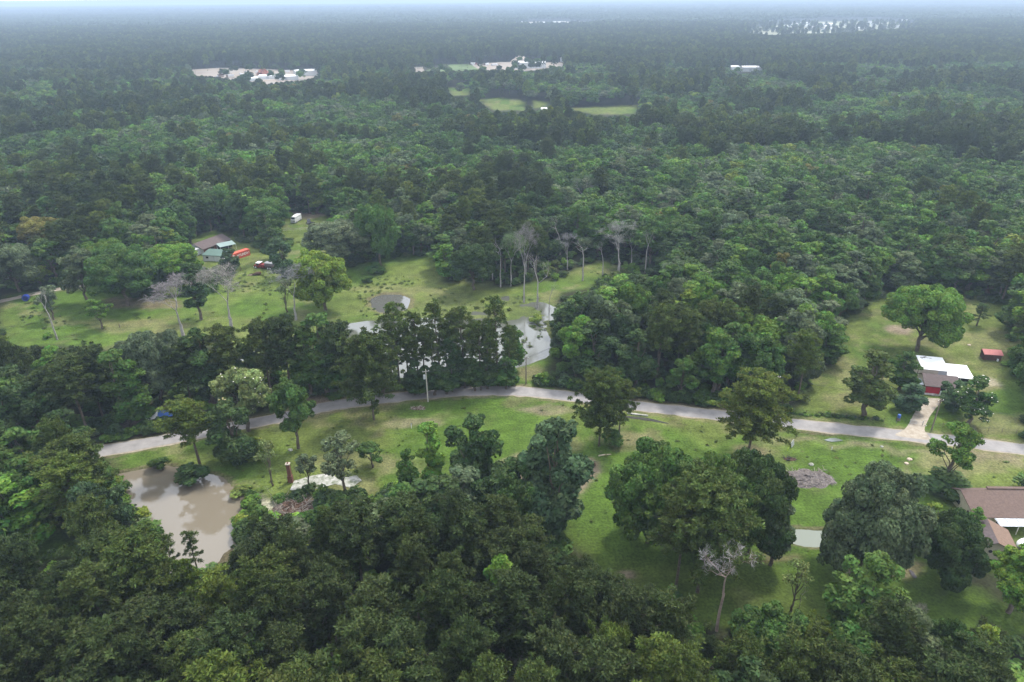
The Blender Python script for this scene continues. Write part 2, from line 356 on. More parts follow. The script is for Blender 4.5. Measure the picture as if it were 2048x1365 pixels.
# water
def water_mat(name, tint, rough, mixf, bump, bscale, ior=1.7):
    m = bpy.data.materials.new(name); m.use_nodes = True; nt = m.node_tree; b = nt.nodes['Principled BSDF']
    b.inputs['Base Color'].default_value = (*tint, 1); b.inputs['Roughness'].default_value = rough; b.inputs['IOR'].default_value = ior
    b.inputs['Specular IOR Level'].default_value = mixf
    tc = nt.nodes.new('ShaderNodeTexCoord'); nz = nt.nodes.new('ShaderNodeTexNoise'); nz.inputs['Scale'].default_value = bscale; nz.inputs['Detail'].default_value = 3
    bp = nt.nodes.new('ShaderNodeBump'); bp.inputs['Strength'].default_value = bump; bp.inputs['Distance'].default_value = .02
    nt.links.new(tc.outputs['Object'], nz.inputs['Vector']); nt.links.new(nz.outputs['Fac'], bp.inputs['Height']); nt.links.new(bp.outputs['Normal'], b.inputs['Normal'])
    return m
def sheet(name, poly, m, z, label, rag=0.0, step=2.0, kind='structure', cat=None, grow_=0.0, world=False):
    P = [np.asarray(p, float) if world else G(*p) for p in poly]; c = sum(P)/len(P); out = []
    if rag and name != 'concrete_slab': P = smoothline(P+[P[0]], step)[:-1]
    for i in range(len(P)):
        a, b = P[i], P[(i+1) % len(P)]; n = max(1, int(np.linalg.norm(b-a)/step))
        for k in range(n):
            q = a+(b-a)*k/n; d = q-c; d = d/(np.linalg.norm(d)+1e-6)
            q = q+d*(grow_+rag*(float(fbm(q[0], q[1], 6))-.5)*2); out.append((q[0], q[1], z))
    mb = MB(); mb.quad(*out)
    return mb.make(name, m, kind=kind, label=label, cat=cat)
sheet('pond_water', PONDS['pond'][0], water_mat('muddy_water', (0.18, .155, .115), .04, 1.0, .25, 2.0, 1.5), -0.35, 'muddy brown pond reflecting trees and pale sky', grow_=2)
sheet('green_pond_water', PONDS['green_pond'][0], water_mat('green_water', (0.12, .145, .10), .2, .6, .5, 6), -0.3, 'small pale green pond between the oaks', grow_=2)
sheet('round_pond_water', PONDS['round_pond'][0], water_mat('clear_water', (0.10, .10, .09), .06, 1.0, .2, 3), -0.2, 'small bright round pond in the meadow', grow_=2)
sheet('flood_water', FLOOD, water_mat('flood_water', (0.10, .105, .085), .08, 1.0, .3, 2.5), -0.17, 'shallow flood water behind the roadside pines', grow_=1)

# roads
def ribbon(name, L, w, m, z, label, wob=0.0):
    mb = MB(); n = len(L); L = np.asarray(L)
    T = np.gradient(L[:, :2], axis=0); T /= np.linalg.norm(T, axis=1)[:, None]; N = np.stack([-T[:, 1], T[:, 0]], 1)
    for i in range(n):
        for s in (-1, 1):
            e = w/2+wob*(float(fbm(L[i, 0]*1.3, L[i, 1]*1.3+s*50, 3))-.5)*2
            mb.v.append((L[i, 0]+N[i, 0]*s*e, L[i, 1]+N[i, 1]*s*e, z))
    mb.f = [(2*i, 2*i+1, 2*i+3, 2*i+2) for i in range(n-1)]
    return mb.make(name, m, kind='structure', label=label)
ASPH = mat('worn_asphalt', (0.31, .295, .285), .9, .16, .33, col2=(0.205, .195, .19), detail=9)
ribbon('road_verge', ROADL, 5.5, mat('verge', (0.30, .26, .20), .95, .3, .9), 0.006, 'gravelly edge along the country road', .9)
ribbon('road', ROADL, 4.6, ASPH, 0.012, 'narrow grey country road curving past the lawn', .3)
GRAV = mat('pale_gravel', (0.42, .375, .31), .95, .3, .8, col2=(0.27, .225, .17))
sheet('driveway', [(1851,796),(1884,800),(1873,815),(1858,835),(1851,850),(1850,864),(1862,879),(1830,878),(1790,871),(1808,860),(1818,847),(1828,828),(1838,810)], GRAV, 0.018, 'pale gravel driveway up to the red walled house', rag=.5, step=1.2)
ribbon('farm_lane', smoothline([G(*p) for p in [(-60,612),(5,602),(60,590),(120,578),(170,570),(230,556),(300,535),(320,524)]]), 3.6, GRAV, 0.02, 'pale lane leading to the homestead behind the trees', .4)
CONC = mat('old_concrete', (0.55, .53, .51), .9, .3, .7, col2=(0.07, .10, .035), detail=10)
# ------------------------------------------------------------------ tree building
def unit(v): return v/np.maximum(np.linalg.norm(v, axis=-1, keepdims=True), 1e-9)
PDIM = {}
class Leaves:
    def __init__(s): s.V = []; s.S = []; s.H = []
    def add(s, pos, nrm, axis, a, b, shade, hue=None):
        n = len(pos); nrm = unit(nrm); t = unit(axis-(axis*nrm).sum(1, keepdims=True)*nrm); w = np.cross(nrm, t)
        a = np.broadcast_to(np.asarray(a, float), (n,))[:, None]; b = np.broadcast_to(np.asarray(b, float), (n,))[:, None]
        q = np.stack([pos-t*a, pos+w*b*.9+t*a*.1, pos+t*a, pos-w*b+t*a*.1], 1)
        s.V.append(q.reshape(-1, 3)); s.S.append(shade); s.H.append(np.full(n, .5) if hue is None else hue)
    def mesh(s, name, material):
        V = np.concatenate(s.V); n = len(V)//4; me = np_mesh(name, V, np.arange(n*4).reshape(n, 4))
        at = me.attributes.new('shade', 'FLOAT', 'FACE'); at.data.foreach_set('value', np.concatenate(s.S).astype(np.float32))
        at = me.attributes.new('huev', 'FLOAT', 'FACE'); at.data.foreach_set('value', np.concatenate(s.H).astype(np.float32))
        me.materials.append(material); return me
def lobe_leaves(L, rs, c, r, n, size, flat=0.75, up=.45, jit=.75, shade=1.0, hue=.5, fill=.0):
    d = unit(rs.normal(size=(n, 3))); d[:, 2] += .22; d = unit(d)
    rad = r*(1-fill*rs.rand(n)-.25*rs.rand(n)**2)
    pos = c+d*rad[:, None]*np.array([1, 1, flat])
    nr = d+np.array([0, 0, up])+rs.normal(size=(n, 3))*jit
    L.add(pos, nr, rs.normal(size=(n, 3)), size*(.6+.8*rs.rand(n)), size*(.45+.5*rs.rand(n)), shade*(.72+.56*rs.rand(n)), np.clip(hue+rs.normal(size=n)*.012, 0, 1))
def limb(mb, p0, p1, r0, r1, rng, n=5, k=4, sag=0.0):
    P = []
    for i in range(k+1):
        t = i/k; q = [p0[j]+(p1[j]-p0[j])*t for j in range(3)]; w = math.sin(math.pi*t)*.06*math.dist(p0, p1)
        P.append((q[0]+rng.uniform(-w, w), q[1]+rng.uniform(-w, w), q[2]+sag*math.sin(math.pi*t)))
    mb.tube(P, [r0+(r1-r0)*i/k for i in range(k+1)], n, cap=False)
def mb_mesh(mb, name, material):
    me = bpy.data.meshes.new(name); me.from_pydata(mb.v, [], mb.f); me.update()
    for p in me.polygons: p.use_smooth = True
    me.materials.append(material); return me
# every prototype is 20 m tall with a crown 10 m wide; a tree in the scene scales one
def proto_broad(seed, kind, nl=95, per=165, size=.29, lm=LEAF):
    rs = np.random.RandomState(seed); rng = random.Random(seed); L = Leaves(); tr = MB()
    W, H, base, K = {'oak': (12, 17, .18, 7), 'big': (21, 19, .16, 13), 'low': (19, 18, .03, 14), 'gum': (9.5, 19, .15, 8), 'round': (10, 15, .04, 7), 'vine': (5, 17, .02, 6), 'open': (10, 16, .25, 7), 'pale': (7, 10, .2, 5)}[kind]
    R0 = W/2; zb, zt = H*base, H
    limb(tr, (0, 0, -.3), (rng.uniform(-.4, .4), rng.uniform(-.4, .4), H*(.3+.3*base)), .018*H+.012*W, .017*W, rng, 8, 6)
    top = (rng.uniform(-.8, .8), rng.uniform(-.8, .8), H*.88); limb(tr, (0, 0, H*(.3+.3*base)-.2), top, .017*W, .04, rng, 5, 5)
    subs = []
    for k in range(K):
        t = (k+.5)/K; a = k*2.4+rs.uniform(-.5, .5)
        if kind in ('gum', 'vine', 'round'):
            z = zb+(zt-zb)*(.12+.76*t); rr = R0*(.5 if kind != 'vine' else .35)*math.sin(math.pi*min(1, .25+.7*(1-t)))*rs.uniform(.5, 1.1); r = R0*rs.uniform(.42, .60)*(1.15-.55*t)
        else:
            z = zb+(zt-zb)*(.22+.58*t**.8); rr = R0*.68*math.sqrt(max(0, 1-((t-.25)/.9)**2))*rs.uniform(.55, 1.08); r = R0*rs.uniform(.30, .46)
        z = min(z, zt-r*.7); subs.append((np.array([math.cos(a)*rr, math.sin(a)*rr, z]), r))
    subs.append((np.array([top[0], top[1], H-R0*.34]), R0*.34))
    wts = np.array([q[1]**2 for q in subs]); wts = wts/wts.sum()
    for c0, r0 in subs:
        z0 = max(zb*.8+.5, c0[2]*.45); limb(tr, (0, 0, z0), tuple(c0), .011*W+.03, .03, rng, 5, 4, .3)
    for i in range(nl):
        c0, r0 = subs[rs.choice(len(subs), p=wts)]; d = unit(rs.normal(size=3)+np.array([0, 0, .35])); f = .35+.6*rs.rand()**.6
        c = c0+d*r0*f*np.array([1, 1, .85]); c[2] = min(max(c[2], zb+.5), H-.7); r = r0*rs.uniform(.26, .5) if kind not in ('vine',) else rs.uniform(.6, 1.0)
        r = min(max(r, .65), 1.7)
        sh = rs.uniform(.72, 1.26)
        lobe_leaves(L, rs, c, r, int(per*(r/1.2)**2), size, flat=.75, shade=sh, hue=.5+rs.uniform(-.02, .015))
        if i % 3 == 0: limb(tr, tuple(c0), tuple(c), .05, .02, rng, 3, 2, .05)
    return L.mesh('crown', lm), mb_mesh(tr, 'trunk', BARK)
def proto_pine(seed, nb=58, tufts=3, per=62, size=.34, lm=LEAF, lo=.42, W=10.0, H=20.0):
    rs = np.random.RandomState(seed); rng = random.Random(seed); L = Leaves(); tr = MB()
    lx, ly = rng.uniform(-.7, .7), rng.uniform(-.7, .7)
    ax = lambda z: np.array([lx*(z/20)**2, ly*(z/20)**2, z])
    tr.tube([tuple(ax(z)-(np.array([0, 0, .3]) if z == 0 else 0)) for z in np.linspace(0, H*.95, 9)], [.30, .26, .24, .22, .19, .16, .12, .08, .03], 8, cap=False)
    for i in range(nb):
        t = ((i+.5)/nb)**.8; z = H*(lo+(.965-lo)*t); prof = math.sqrt(max(.02, 1-((t-.36)/.67)**2))
        a = i*2.4+rs.uniform(-.5, .5); ln = W/2*prof*rs.uniform(.5, 1.05); el = .05+.75*t*t+rs.uniform(-.12, .2)
        dirv = np.array([math.cos(a)*math.cos(el), math.sin(a)*math.cos(el), math.sin(el)])
        p0 = ax(z); tip = p0+dirv*ln; limb(tr, tuple(p0), tuple(tip), .065, .02, rng, 3, 3, -.15)
        for k in range(tufts+int(ln > 3.5)+2*int(ln > 5)):
            f = 1-(.26 if ln < 5 else .16)*k+rs.uniform(-.06, .06)
            if f*ln < .4: continue
            c = p0+dirv*ln*f+rs.normal(size=3)*np.array([.5, .5, .25]); n = per
            r = rs.uniform(.55, .95); sh = rs.uniform(.75, 1.22)
            d = unit(rs.normal(size=(n, 3))+np.array([0, 0, .5])); pos = c+d*r*(.35+.55*rs.rand(n, 1))*np.array([1.15, 1.15, .7])
            L.add(pos, rs.normal(size=(n, 3)), d+rs.normal(size=(n, 3))*.25, size*(.7+.6*rs.rand(n)), .085*size/.34*(1+rs.rand(n)), sh*(.7+.6*rs.rand(n)), np.clip(.5+rs.normal(size=n)*.012+rs.uniform(-.012, .012), 0, 1))
    return L.mesh('crown', lm), mb_mesh(tr, 'trunk', BARK)
def proto_dead(seed, levels=5, split=3, spread=.55, lo=.30, twigs=0, upright=.35, bark=DEADW):
    rng = random.Random(seed); rs = np.random.RandomState(seed); tr = MB(); L = Leaves(); ends = []
    def go_(p, d, ln, r, lv):
        P = [p]; q = Vector(p); dd = Vector(d)
        for k in range(3):
            dd = (dd+Vector((rng.uniform(-.16, .16), rng.uniform(-.16, .16), rng.uniform(-.1, .16)))).normalized(); q = q+dd*ln/3; P.append(tuple(q))
        r1 = r*.62; tr.tube(P, [r, r*.87, r*.74, r1], 6 if lv > 3 else 3, cap=False)
        if lv == 0: ends.append((tuple(q), tuple(dd))); return
        for k in range(split if lv > 1 else split):
            a = Vector((rng.uniform(-1, 1), rng.uniform(-1, 1), rng.uniform(-.5, 1)*upright+.1)).normalized()
            nd = (dd*(1-spread)+a*spread).normalized(); f = rng.uniform(.55, 1) if k else 1
            s = Vector(P[2]).lerp(Vector(P[3]), f) if k else q
            go_(tuple(s), nd, ln*rng.uniform(.58, .82), r1*(.9 if k == 0 else .68), lv-1)
    tr.tube([(0, 0, -.3), (rng.uniform(-.1, .1), .05, 10*lo), (rng.uniform(-.2, .2), 0, 20*lo)], [.34, .28, .25], 8, cap=False)
    go_(tr.v[-1] if False else (0, 0, 20*lo-.2), (0, 0, 1), 20*(1-lo)*.36, .24, levels)
    zmax = max(v[2] for v in tr.v); rmax = sorted(math.hypot(v[0], v[1]) for v in tr.v)[int(len(tr.v)*.97)]
    tr.v = [(v[0]*5/rmax*1.0 if v[2] > 20*lo else v[0], v[1]*5/rmax if v[2] > 20*lo else v[1], v[2] if v[2] < 20*lo else 20*lo+(v[2]-20*lo)*(20-20*lo)/(zmax-20*lo)) for v in tr.v]
    tw = None
    if twigs:
        for (p, d) in ends:
            p = np.array([p[0]*5/rmax, p[1]*5/rmax, 20*lo+(p[2]-20*lo)*(20-20*lo)/(zmax-20*lo)]); n = twigs
            dd = unit(np.array(d)+rs.normal(size=(n, 3))*.8)
            L.add(p+dd*.5*rs.rand(n, 1)+rs.normal(size=(n, 3))*.25, rs.normal(size=(n, 3)), dd, .6*(.5+rs.rand(n)), .035, .6+.8*rs.rand(n))
        tw = L.mesh('twigs', LEAF)
    return tw, mb_mesh(tr, 'branches', bark)
def join_proto(parts, lm, bm):      # crown + trunk arrays in one mesh for the masses
    return parts
def proto_bush(seed, n=9, per=150, size=.2, lm=LEAF):
    rs = np.random.RandomState(seed); L = Leaves()
    for i in range(n):
        a = rs.rand()*6.28; q = rs.rand()**.6; c = np.array([math.cos(a)*q*3.3, math.sin(a)*q*3.3, 5.0+rs.uniform(-3, 10)*(1-q*.7)]); r = rs.uniform(1.6, 2.6)
        lobe_leaves(L, rs, np.array([c[0], c[1], max(c[2], 2)]), r, per, size*3, flat=1.6, shade=rs.uniform(.75, 1.2), hue=.5+rs.uniform(-.02, .01), fill=.2)
    return L.mesh('foliage', lm)

PROTO = {}
def reg(k, pr, dim):      # remember the true width and height of each prototype
    PROTO[k] = pr; me = pr[1] if (pr[1] is not None and k[:4] in ('dead', 'fork', 'twig', 'snag')) else pr[0]
    v = np.empty(len(me.vertices)*3, np.float32); me.vertices.foreach_get('co', v); v = v.reshape(-1, 3)
    PDIM[k] = dim if k.startswith('bush') else (float(np.percentile(np.hypot(v[:, 0], v[:, 1]), 97))*2, float(v[:, 2].max()))
for i in range(5): reg('pine%d' % i, proto_pine(100+i, nb=64, lo=[.42, .5, .36, .45, .4][i], W=9.6, H=22, size=.32, per=70), (9.6, 22))
for i in range(3): reg('bigpine%d' % i, proto_pine(120+i, nb=120, tufts=4, lo=[.4, .34, .3][i], W=16.5, H=23, size=.34, per=62), (16.5, 23))
for i in range(5): reg('oak%d' % i, proto_broad(200+i, 'oak', nl=150), (12, 17))
for i in range(3): reg('big%d' % i, proto_broad(210+i, 'big', nl=330), (21, 19))
for i in range(3): reg('low%d' % i, proto_broad(215+i, 'low', nl=340), (19, 18))
for i in range(5): reg('gum%d' % i, proto_broad(220+i, 'gum', nl=130), (9.5, 19))
for i in range(2): reg('round%d' % i, proto_broad(240+i, 'round', nl=150), (10, 15))
for i in range(2): reg('open%d' % i, proto_broad(250+i, 'open', nl=80, per=140), (10, 16))
reg('vine0', proto_broad(260, 'vine', nl=100), (5, 17))
reg('pale0', proto_broad(270, 'pale', nl=40, per=60, size=.22), (7, 10))
for i in range(3): reg('airypine%d' % i, proto_pine(140+i, nb=40, tufts=2, per=46, lo=[.38, .45, .5][i], W=8, H=24, size=.36), (8, 24))
reg('tuft0', proto_pine(280, nb=22, tufts=2, lo=.3, W=5, H=14, size=.3), (5, 14))
for i in range(3): reg('bush%d' % i, (proto_bush(300+i), None), (10, 20))
for i in range(3): reg('dead%d' % i, proto_dead(400+i, 4, 3, .5, [.3, .42, .2][i]), (10, 20))
reg('fork0', proto_dead(410, 3, 2, .5, .3), (10, 20))
reg('snag0', proto_dead(420, 4, 3, .72, .45, twigs=6, upright=.2, bark=DEADR), (10, 20))
for i in range(3): reg('twig%d' % i, proto_dead(430+i, 5, 3, .42, .2, twigs=5, upright=1.0), (10, 20))

TONE = {'darkpine': ((0.054, 0.078, 0.024), 'dark'), 'pine': ((0.078, 0.109, 0.026), 'olive green'), 'brightpine': ((0.106, 0.147, 0.026), 'bright olive'),
        'dark': ((0.045, 0.080, 0.024), 'dark green'), 'mid': ((0.068, 0.130, 0.028), 'mid green'), 'bright': ((0.106, 0.201, 0.031), 'bright green'),
        'yellow': ((0.145, 0.205, 0.030), 'yellow green'), 'grey': ((0.109, 0.147, 0.071), 'grey green'), 'rust': ((0.153, 0.147, 0.035), 'rusty green'),
        'pale': ((0.165, 0.218, 0.077), 'pale green'), 'twig': ((0.19, 0.185, 0.18), 'grey'), 'white': ((0.42, .39, .37), 'grey'), 'pink': ((0.215, 0.19, 0.185), 'pinkish grey'), 'blue': ((0.054, 0.094, 0.042), 'bluish green')}
NAMES = {'pine': 'pine_tree', 'bigpine': 'pine_tree', 'airypine': 'pine_tree', 'big': 'broadleaf_tree', 'low': 'broadleaf_tree', 'tuft': 'pine_tree', 'oak': 'broadleaf_tree', 'gum': 'broadleaf_tree', 'round': 'broadleaf_tree', 'open': 'broadleaf_tree', 'vine': 'broadleaf_tree', 'pale': 'broadleaf_tree',
         'bush': 'shrub', 'dead': 'dead_tree', 'fork': 'dead_tree', 'snag': 'dead_tree', 'twig': 'dead_tree'}
CATS = {'pine_tree': 'pine tree', 'broadleaf_tree': 'broadleaf tree', 'shrub': 'shrub', 'dead_tree': 'dead tree'}
GROUPS = {'pine_tree': 'pines of the wood', 'broadleaf_tree': 'broadleaf trees of the wood', 'shrub': 'shrubs in the open', 'dead_tree': 'dead and bare trees'}
trng = random.Random(5)
def child(name, me, root):
    o = bpy.data.objects.new(name, me); COL.objects.link(o); o.parent = root; return o
def plant(pk, x, y, h, w, tone, label, group=None, z=0.0, lean=None, gain=1.0):
    fam = pk.rstrip('0123456789'); name = NAMES[fam]; col_ = TONE[tone][0] if isinstance(tone, str) else tone
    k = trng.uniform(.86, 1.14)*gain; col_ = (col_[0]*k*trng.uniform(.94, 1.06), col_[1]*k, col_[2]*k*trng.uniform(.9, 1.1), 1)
    crown, trunk = PROTO[pk]
    if fam == 'bush':
        o = child(name, crown, None); root = o
    else:
        root = thing(name, None, None)
        if trunk: child('trunk' if fam in ('big', 'low', 'bigpine', 'airypine', 'pine','tuft','oak','gum','round','open','vine','pale') else 'branches', trunk, root)
        if crown: child('crown' if fam not in ('snag', 'twig') else 'twigs', crown, root)
    root.location = (x, y, z); root.rotation_euler = (0, 0, trng.uniform(0, 6.28)) if lean is None else lean
    hs = w/PDIM[pk][0]; root.scale = (hs, hs, h/PDIM[pk][1])
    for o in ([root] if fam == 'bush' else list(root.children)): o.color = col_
    props(root, label, CATS[name], group or GROUPS[name]); return root

TREES = []      # every tree as a record; scattered ones get their label later
def T(pk, px, pb, pt, wpx, tone, label):
    B = G(px, pb); h = height_at(px, pb, pt); w = wpx/ppm((B[0], B[1], h*.6))
    fam = pk.rstrip('0123456789')
    if fam in ('oak', 'gum', 'round') and w > 15.5: pk = 'big%d' % (len(TREES) % 3)
    if fam == 'pine' and w > 12.8: pk = 'bigpine%d' % (len(TREES) % 3)
    TREES.append(dict(pk=pk, x=B[0], y=B[1], h=h, w=w, tone=tone, label=label, own=True))
# -- yard and roadside
T('oak0', 1834, 702, 566, 138, 'bright', 'large spreading green oak alone on the lawn behind the white roofed house')
T('gum1', 2052, 715, 553, 95, 'bright', 'tall bright green tree at the edge beyond the red roofed shed')
T('gum3', 2052, 800, 648, 70, 'mid', 'green tree in front of the tall one by the red roofed shed')
T('gum0', 1728, 832, 702, 96, 'pine', 'rounded olive green tree inside the roadside fence, trunk bare below')
T('gum2', 1798, 780, 703, 60, 'mid', 'green tree just behind the rounded one inside the fence')
T('round0', 1816, 822, 768, 56, 'blue', 'bluish round shrub like tree by the red wall and driveway')
T('round1', 1900, 820, 762, 58, 'blue', 'dark bluish tree between driveway and white flowered magnolia')
T('gum0', 1935, 850, 752, 70, 'mid', 'magnolia with white flowers before the dark porch')
T('tuft0', 1953, 652, 606, 34, 'dark', 'small dark evergreen alone on the back lawn')
T('open0', 1886, 978, 852, 84, 'bright', 'airy crooked tree overlapping the road opposite the gravel driveway')
T('bush0', 1880, 985, 925, 105, 'dark', 'dense dark growth round the foot of the airy crooked tree')
T('low1', 1716, 1145, 930, 182, 'grey', 'huge grey green oak standing over the small green pond')
T('low2', 1885, 1165, 1034, 112, 'dark', 'dense dark bush like tree before the brown roofed house')
T('gum4', 1850, 1090, 1012, 62, 'yellow', 'yellow green tree behind the dense dark one by the house')
T('gum2', 1938, 1075, 1016, 40, 'bright', 'small bright tree against the gable end of the brown house')
T('oak2', 2015, 1225, 1100, 130, 'bright', 'bright green tree below the brown garage gable')
T('open1', 2055, 1190, 1080, 70, 'bright', 'bright green tree hiding the far corner of the garage')
T('bush1', 1958, 1128, 1092, 28, 'yellow', 'small yellow green bush at the garage wall')
T('gum0', 1695, 1308, 1112, 140, 'mid', 'tall oval tree with a dark ivy foot on the lower lawn')
T('pale0', 1582, 1222, 1130, 62, 'pale', 'pale half bare willow on the lower lawn')
T('fork0', 1596, 1225, 1170, 26, 'twig', 'broken grey stub leaning beside the pale half bare willow')
T('snag0', 1433, 1262, 1086, 104, 'white', 'tall dead pine with red brown trunk and grey branches')
T('pine2', 1495, 915, 746, 150, 'brightpine', 'broad flat topped pine standing over the road bend')
T('pine0', 1198, 892, 737, 108, 'pine', 'slender pine on the lawn before the road, trunk bare')
T('pine3', 1238, 868, 762, 60, 'pine', 'smaller pine close beside the slender lawn pine')
T('bush2', 1222, 890, 850, 52, 'mid', 'leafy bush at the foot of the slender lawn pine')
T('low0', 1295, 1085, 890, 165, 'mid', 'wide mid green oak heading the clump in the middle lawn')
T('low2', 1494, 1110, 905, 140, 'dark', 'dark oak on the pond side of the middle lawn clump')
T('pine4', 1395, 1185, 945, 195, 'pine', 'great olive pine at the front of the middle lawn clump')
T('low1', 1415, 1110, 905, 150, 'mid', 'leafy tree between the broad pine and the great olive pine')
T('pine1', 1352, 1175, 985, 110, 'pine', 'olive pine on twin trunks just behind the dead pine')
T('gum1', 1540, 1130, 1010, 70, 'grey', 'grey green sapling leaning over the small green pond')
T('round0', 1105, 1062, 838, 148, 'blue', 'big dense bluish cedar by the strip of bare soil')
T('round1', 948, 985, 832, 112, 'dark', 'dense dark cedar left of the big bluish one')
T('vine0', 866, 985, 846, 50, 'bright', 'narrow tree wrapped in bright green vine')
T('pine0', 748, 840, 658, 128, 'pine', 'large pine on the near side of the road, crooked bare limbs')
T('oak3', 597, 897, 757, 88, 'mid', 'round tree beside the road fork with a dark trunk')
T('oak0', 498, 862, 735, 118, 'pale', 'pale green magnolia speckled with white flowers near the road fork')
T('pine3', 400, 930, 797, 100, 'brightpine', 'feathery bright pine between the road and the muddy pond')
T('round0', 476, 925, 800, 88, 'dark', 'dark tree with cream blossom on top by the road')
T('bush1', 522, 915, 858, 62, 'yellow', 'yellow green bush beside the cream blossomed tree')
T('pale0', 546, 972, 885, 48, 'pale', 'pale wispy tree behind the brick chimney')
T('bush2', 392, 962, 915, 80, 'dark', 'dark bush on the far bank of the muddy pond')
T('bush0', 318, 935, 905, 42, 'mid', 'green bush between the road and the muddy pond')
T('open1', 690, 990, 870, 90, 'grey', 'sparse grey green tree beside the concrete slab')
T('open0', 745, 935, 885, 60, 'mid', 'crooked little tree behind the concrete slab')
T('open1', 620, 975, 905, 50, 'grey', 'thin grey green tree over the mossy slab')
T('gum2', 820, 1010, 900, 52, 'mid', 'slim tree right of the concrete slab')
T('fork0', 555, 1050, 965, 24, 'twig', 'bare grey stem by the brush pile')
# -- lower wood accents
T('pale0', 1350, 1330, 1235, 60, 'pale', 'thin white stemmed tree in the lower wood')
T('twig1', 1035, 1400, 1300, 62, 'twig', 'bare silvery treetop poking out of the lower wood')
T('gum0', 1005, 1300, 1112, 105, 'bright', 'bright green sweetgum rising from the dark lower wood')
T('gum2', 1328, 1290, 1168, 36, 'bright', 'slim bright sapling at the lawn edge of the lower wood')
T('gum3', 1925, 1395, 1255, 72, 'yellow', 'bright yellow green sapling among the lower trees')
T('twig0', 1795, 1330, 1205, 70, 'twig', 'bare grey crown tangled in the trees of the lower lawn')
T('gum4', 600, 1400, 1262, 62, 'bright', 'light green young tree in the lower pine wood')
T('gum1', 362, 1200, 1190, 30, 'bright', 'bright leafy sapling among the lower pines')
T('pine2', 205, 1035, 868, 100, 'pine', 'tall leaning pine on the bank left of the muddy pond')
T('tuft0', 355, 1165, 1065, 36, 'pine', 'skinny young pine by the narrow end of the muddy pond')
T('tuft0', 398, 1150, 1060, 38, 'pine', 'second skinny pine by the pile of cut wood')
# -- meadow
T('twig2', 367, 672, 556, 112, 'twig', 'bare grey tree with crooked limbs on the meadow')
T('twig0', 464, 662, 528, 122, 'pink', 'bare pinkish grey tree with fine twigs on the meadow')
T('twig1', 592, 640, 528, 90, 'twig', 'bare grey tree by the yellow green willow')
T('dead1', 115, 680, 575, 52, 'twig', 'half dead grey tree at the meadow edge by the lane')
T('open0', 108, 640, 572, 48, 'grey', 'grey green tree just behind the half dead one')
T('gum1', 402, 640, 528, 58, 'dark', 'dark green tree between the two bare meadow trees')
T('oak2', 255, 612, 495, 128, 'mid', 'wide leafy clump of a tree in the middle of the meadow')
T('oak4', 176, 606, 495, 80, 'grey', 'grey green tree over the white car on the lane')
T('round0', 290, 590, 500, 70, 'dark', 'dark tree pressed against the wide meadow clump')
T('open1', 205, 658, 598, 50, 'bright', 'small bright leafy tree below the meadow clump')
T('bush0', 340, 592, 564, 34, 'yellow', 'bright yellow green bush behind the bare grey tree')
T('bush1', 97, 676, 660, 22, 'bright', 'little green bush by the half dead tree')
T('oak0', 40, 584, 486, 100, 'grey', 'spreading grey green tree over the near end of the lane')
T('gum3', 18, 530, 470, 70, 'bright', 'bright green tree at the edge beyond the lane')
T('gum0', 82, 576, 512, 42, 'yellow', 'yellowish small tree beside the lane')
T('oak1', 345, 570, 488, 110, 'bright', 'bright green tree in front of the homestead')
T('gum4', 300, 510, 442, 50, 'pale', 'pale green cone shaped tree behind the homestead carport')
T('gum2', 225, 560, 480, 90, 'bright', 'bright green tree in front of the grey roofed cottage')
T('oak3', 110, 520, 432, 100, 'rust', 'dark tree with yellowish top by the far cottages')
T('gum1', 125, 530, 478, 50, 'bright', 'light green tree under the yellow topped one')
T('round1', 462, 545, 495, 38, 'blue', 'dark little cedar beside the red container')
T('vine0', 541, 520, 415, 34, 'dark', 'ivy covered trunk standing over the fire truck')
T('gum0', 541, 470, 395, 92, 'mid', 'spreading top behind the ivy covered trunk')
T('round0', 570, 556, 472, 48, 'blue', 'dense bluish tree beside the old fire truck')
T('oak4', 652, 620, 502, 112, 'yellow', 'yellow green willow at the meadow corner')
T('pale0', 575, 625, 560, 40, 'grey', 'thin hazy shrub between bare tree and willow')
T('oak2', 688, 528, 438, 125, 'grey', 'grey topped oak with a lichen grey crown')
T('gum3', 762, 532, 404, 85, 'mid', 'tall green tree right behind the grey topped oak')
T('gum2', 897, 560, 488, 58, 'bright', 'bright green tree at the back of the meadow')
T('oak1', 948, 580, 484, 92, 'dark', 'round dark tree at the back of the meadow')
T('bush2', 748, 548, 518, 46, 'mid', 'green shrub in the open back meadow')
T('bush0', 735, 565, 545, 26, 'mid', 'little shrub in front of the larger meadow shrub')
T('dead0', 1120, 515, 430, 66, 'twig', 'tall bare silver tree beyond the flooded field')
T('dead2', 1075, 615, 508, 78, 'twig', 'bare broken snag reflected in the flood water')
T('fork0', 1165, 562, 480, 56, 'twig', 'forked bare snag at the wood edge')
T('fork0', 1001, 575, 478, 50, 'twig', 'slender bare fork at the back of the flooded field')
T('twig2', 1048, 605, 452, 60, 'twig', 'bare grey tree with tangled top in the flooded field')
T('twig1', 1238, 545, 450, 88, 'twig', 'wide bare grey tree against the dark wood')
T('dead1', 1290, 545, 452, 46, 'twig', 'bare whitish stem beside the wide bare tree')
T('dead0', 1052, 560, 470, 44, 'twig', 'thin bare tree just left of the tall bare silver one')
T('dead2', 1262, 535, 462, 40, 'twig', 'bare stem between the wide bare tree and the whitish stem')
T('dead0', 1098, 628, 560, 34, 'twig', 'short bare snag standing in the flood water near the islet bush')
T('dead1', 985, 560, 470, 42, 'twig', 'bare tree at the left end of the row behind the flood')
T('twig2', 1165, 432, 352, 60, 'grey', 'hazy silver topped tree beyond the row of bare trees')
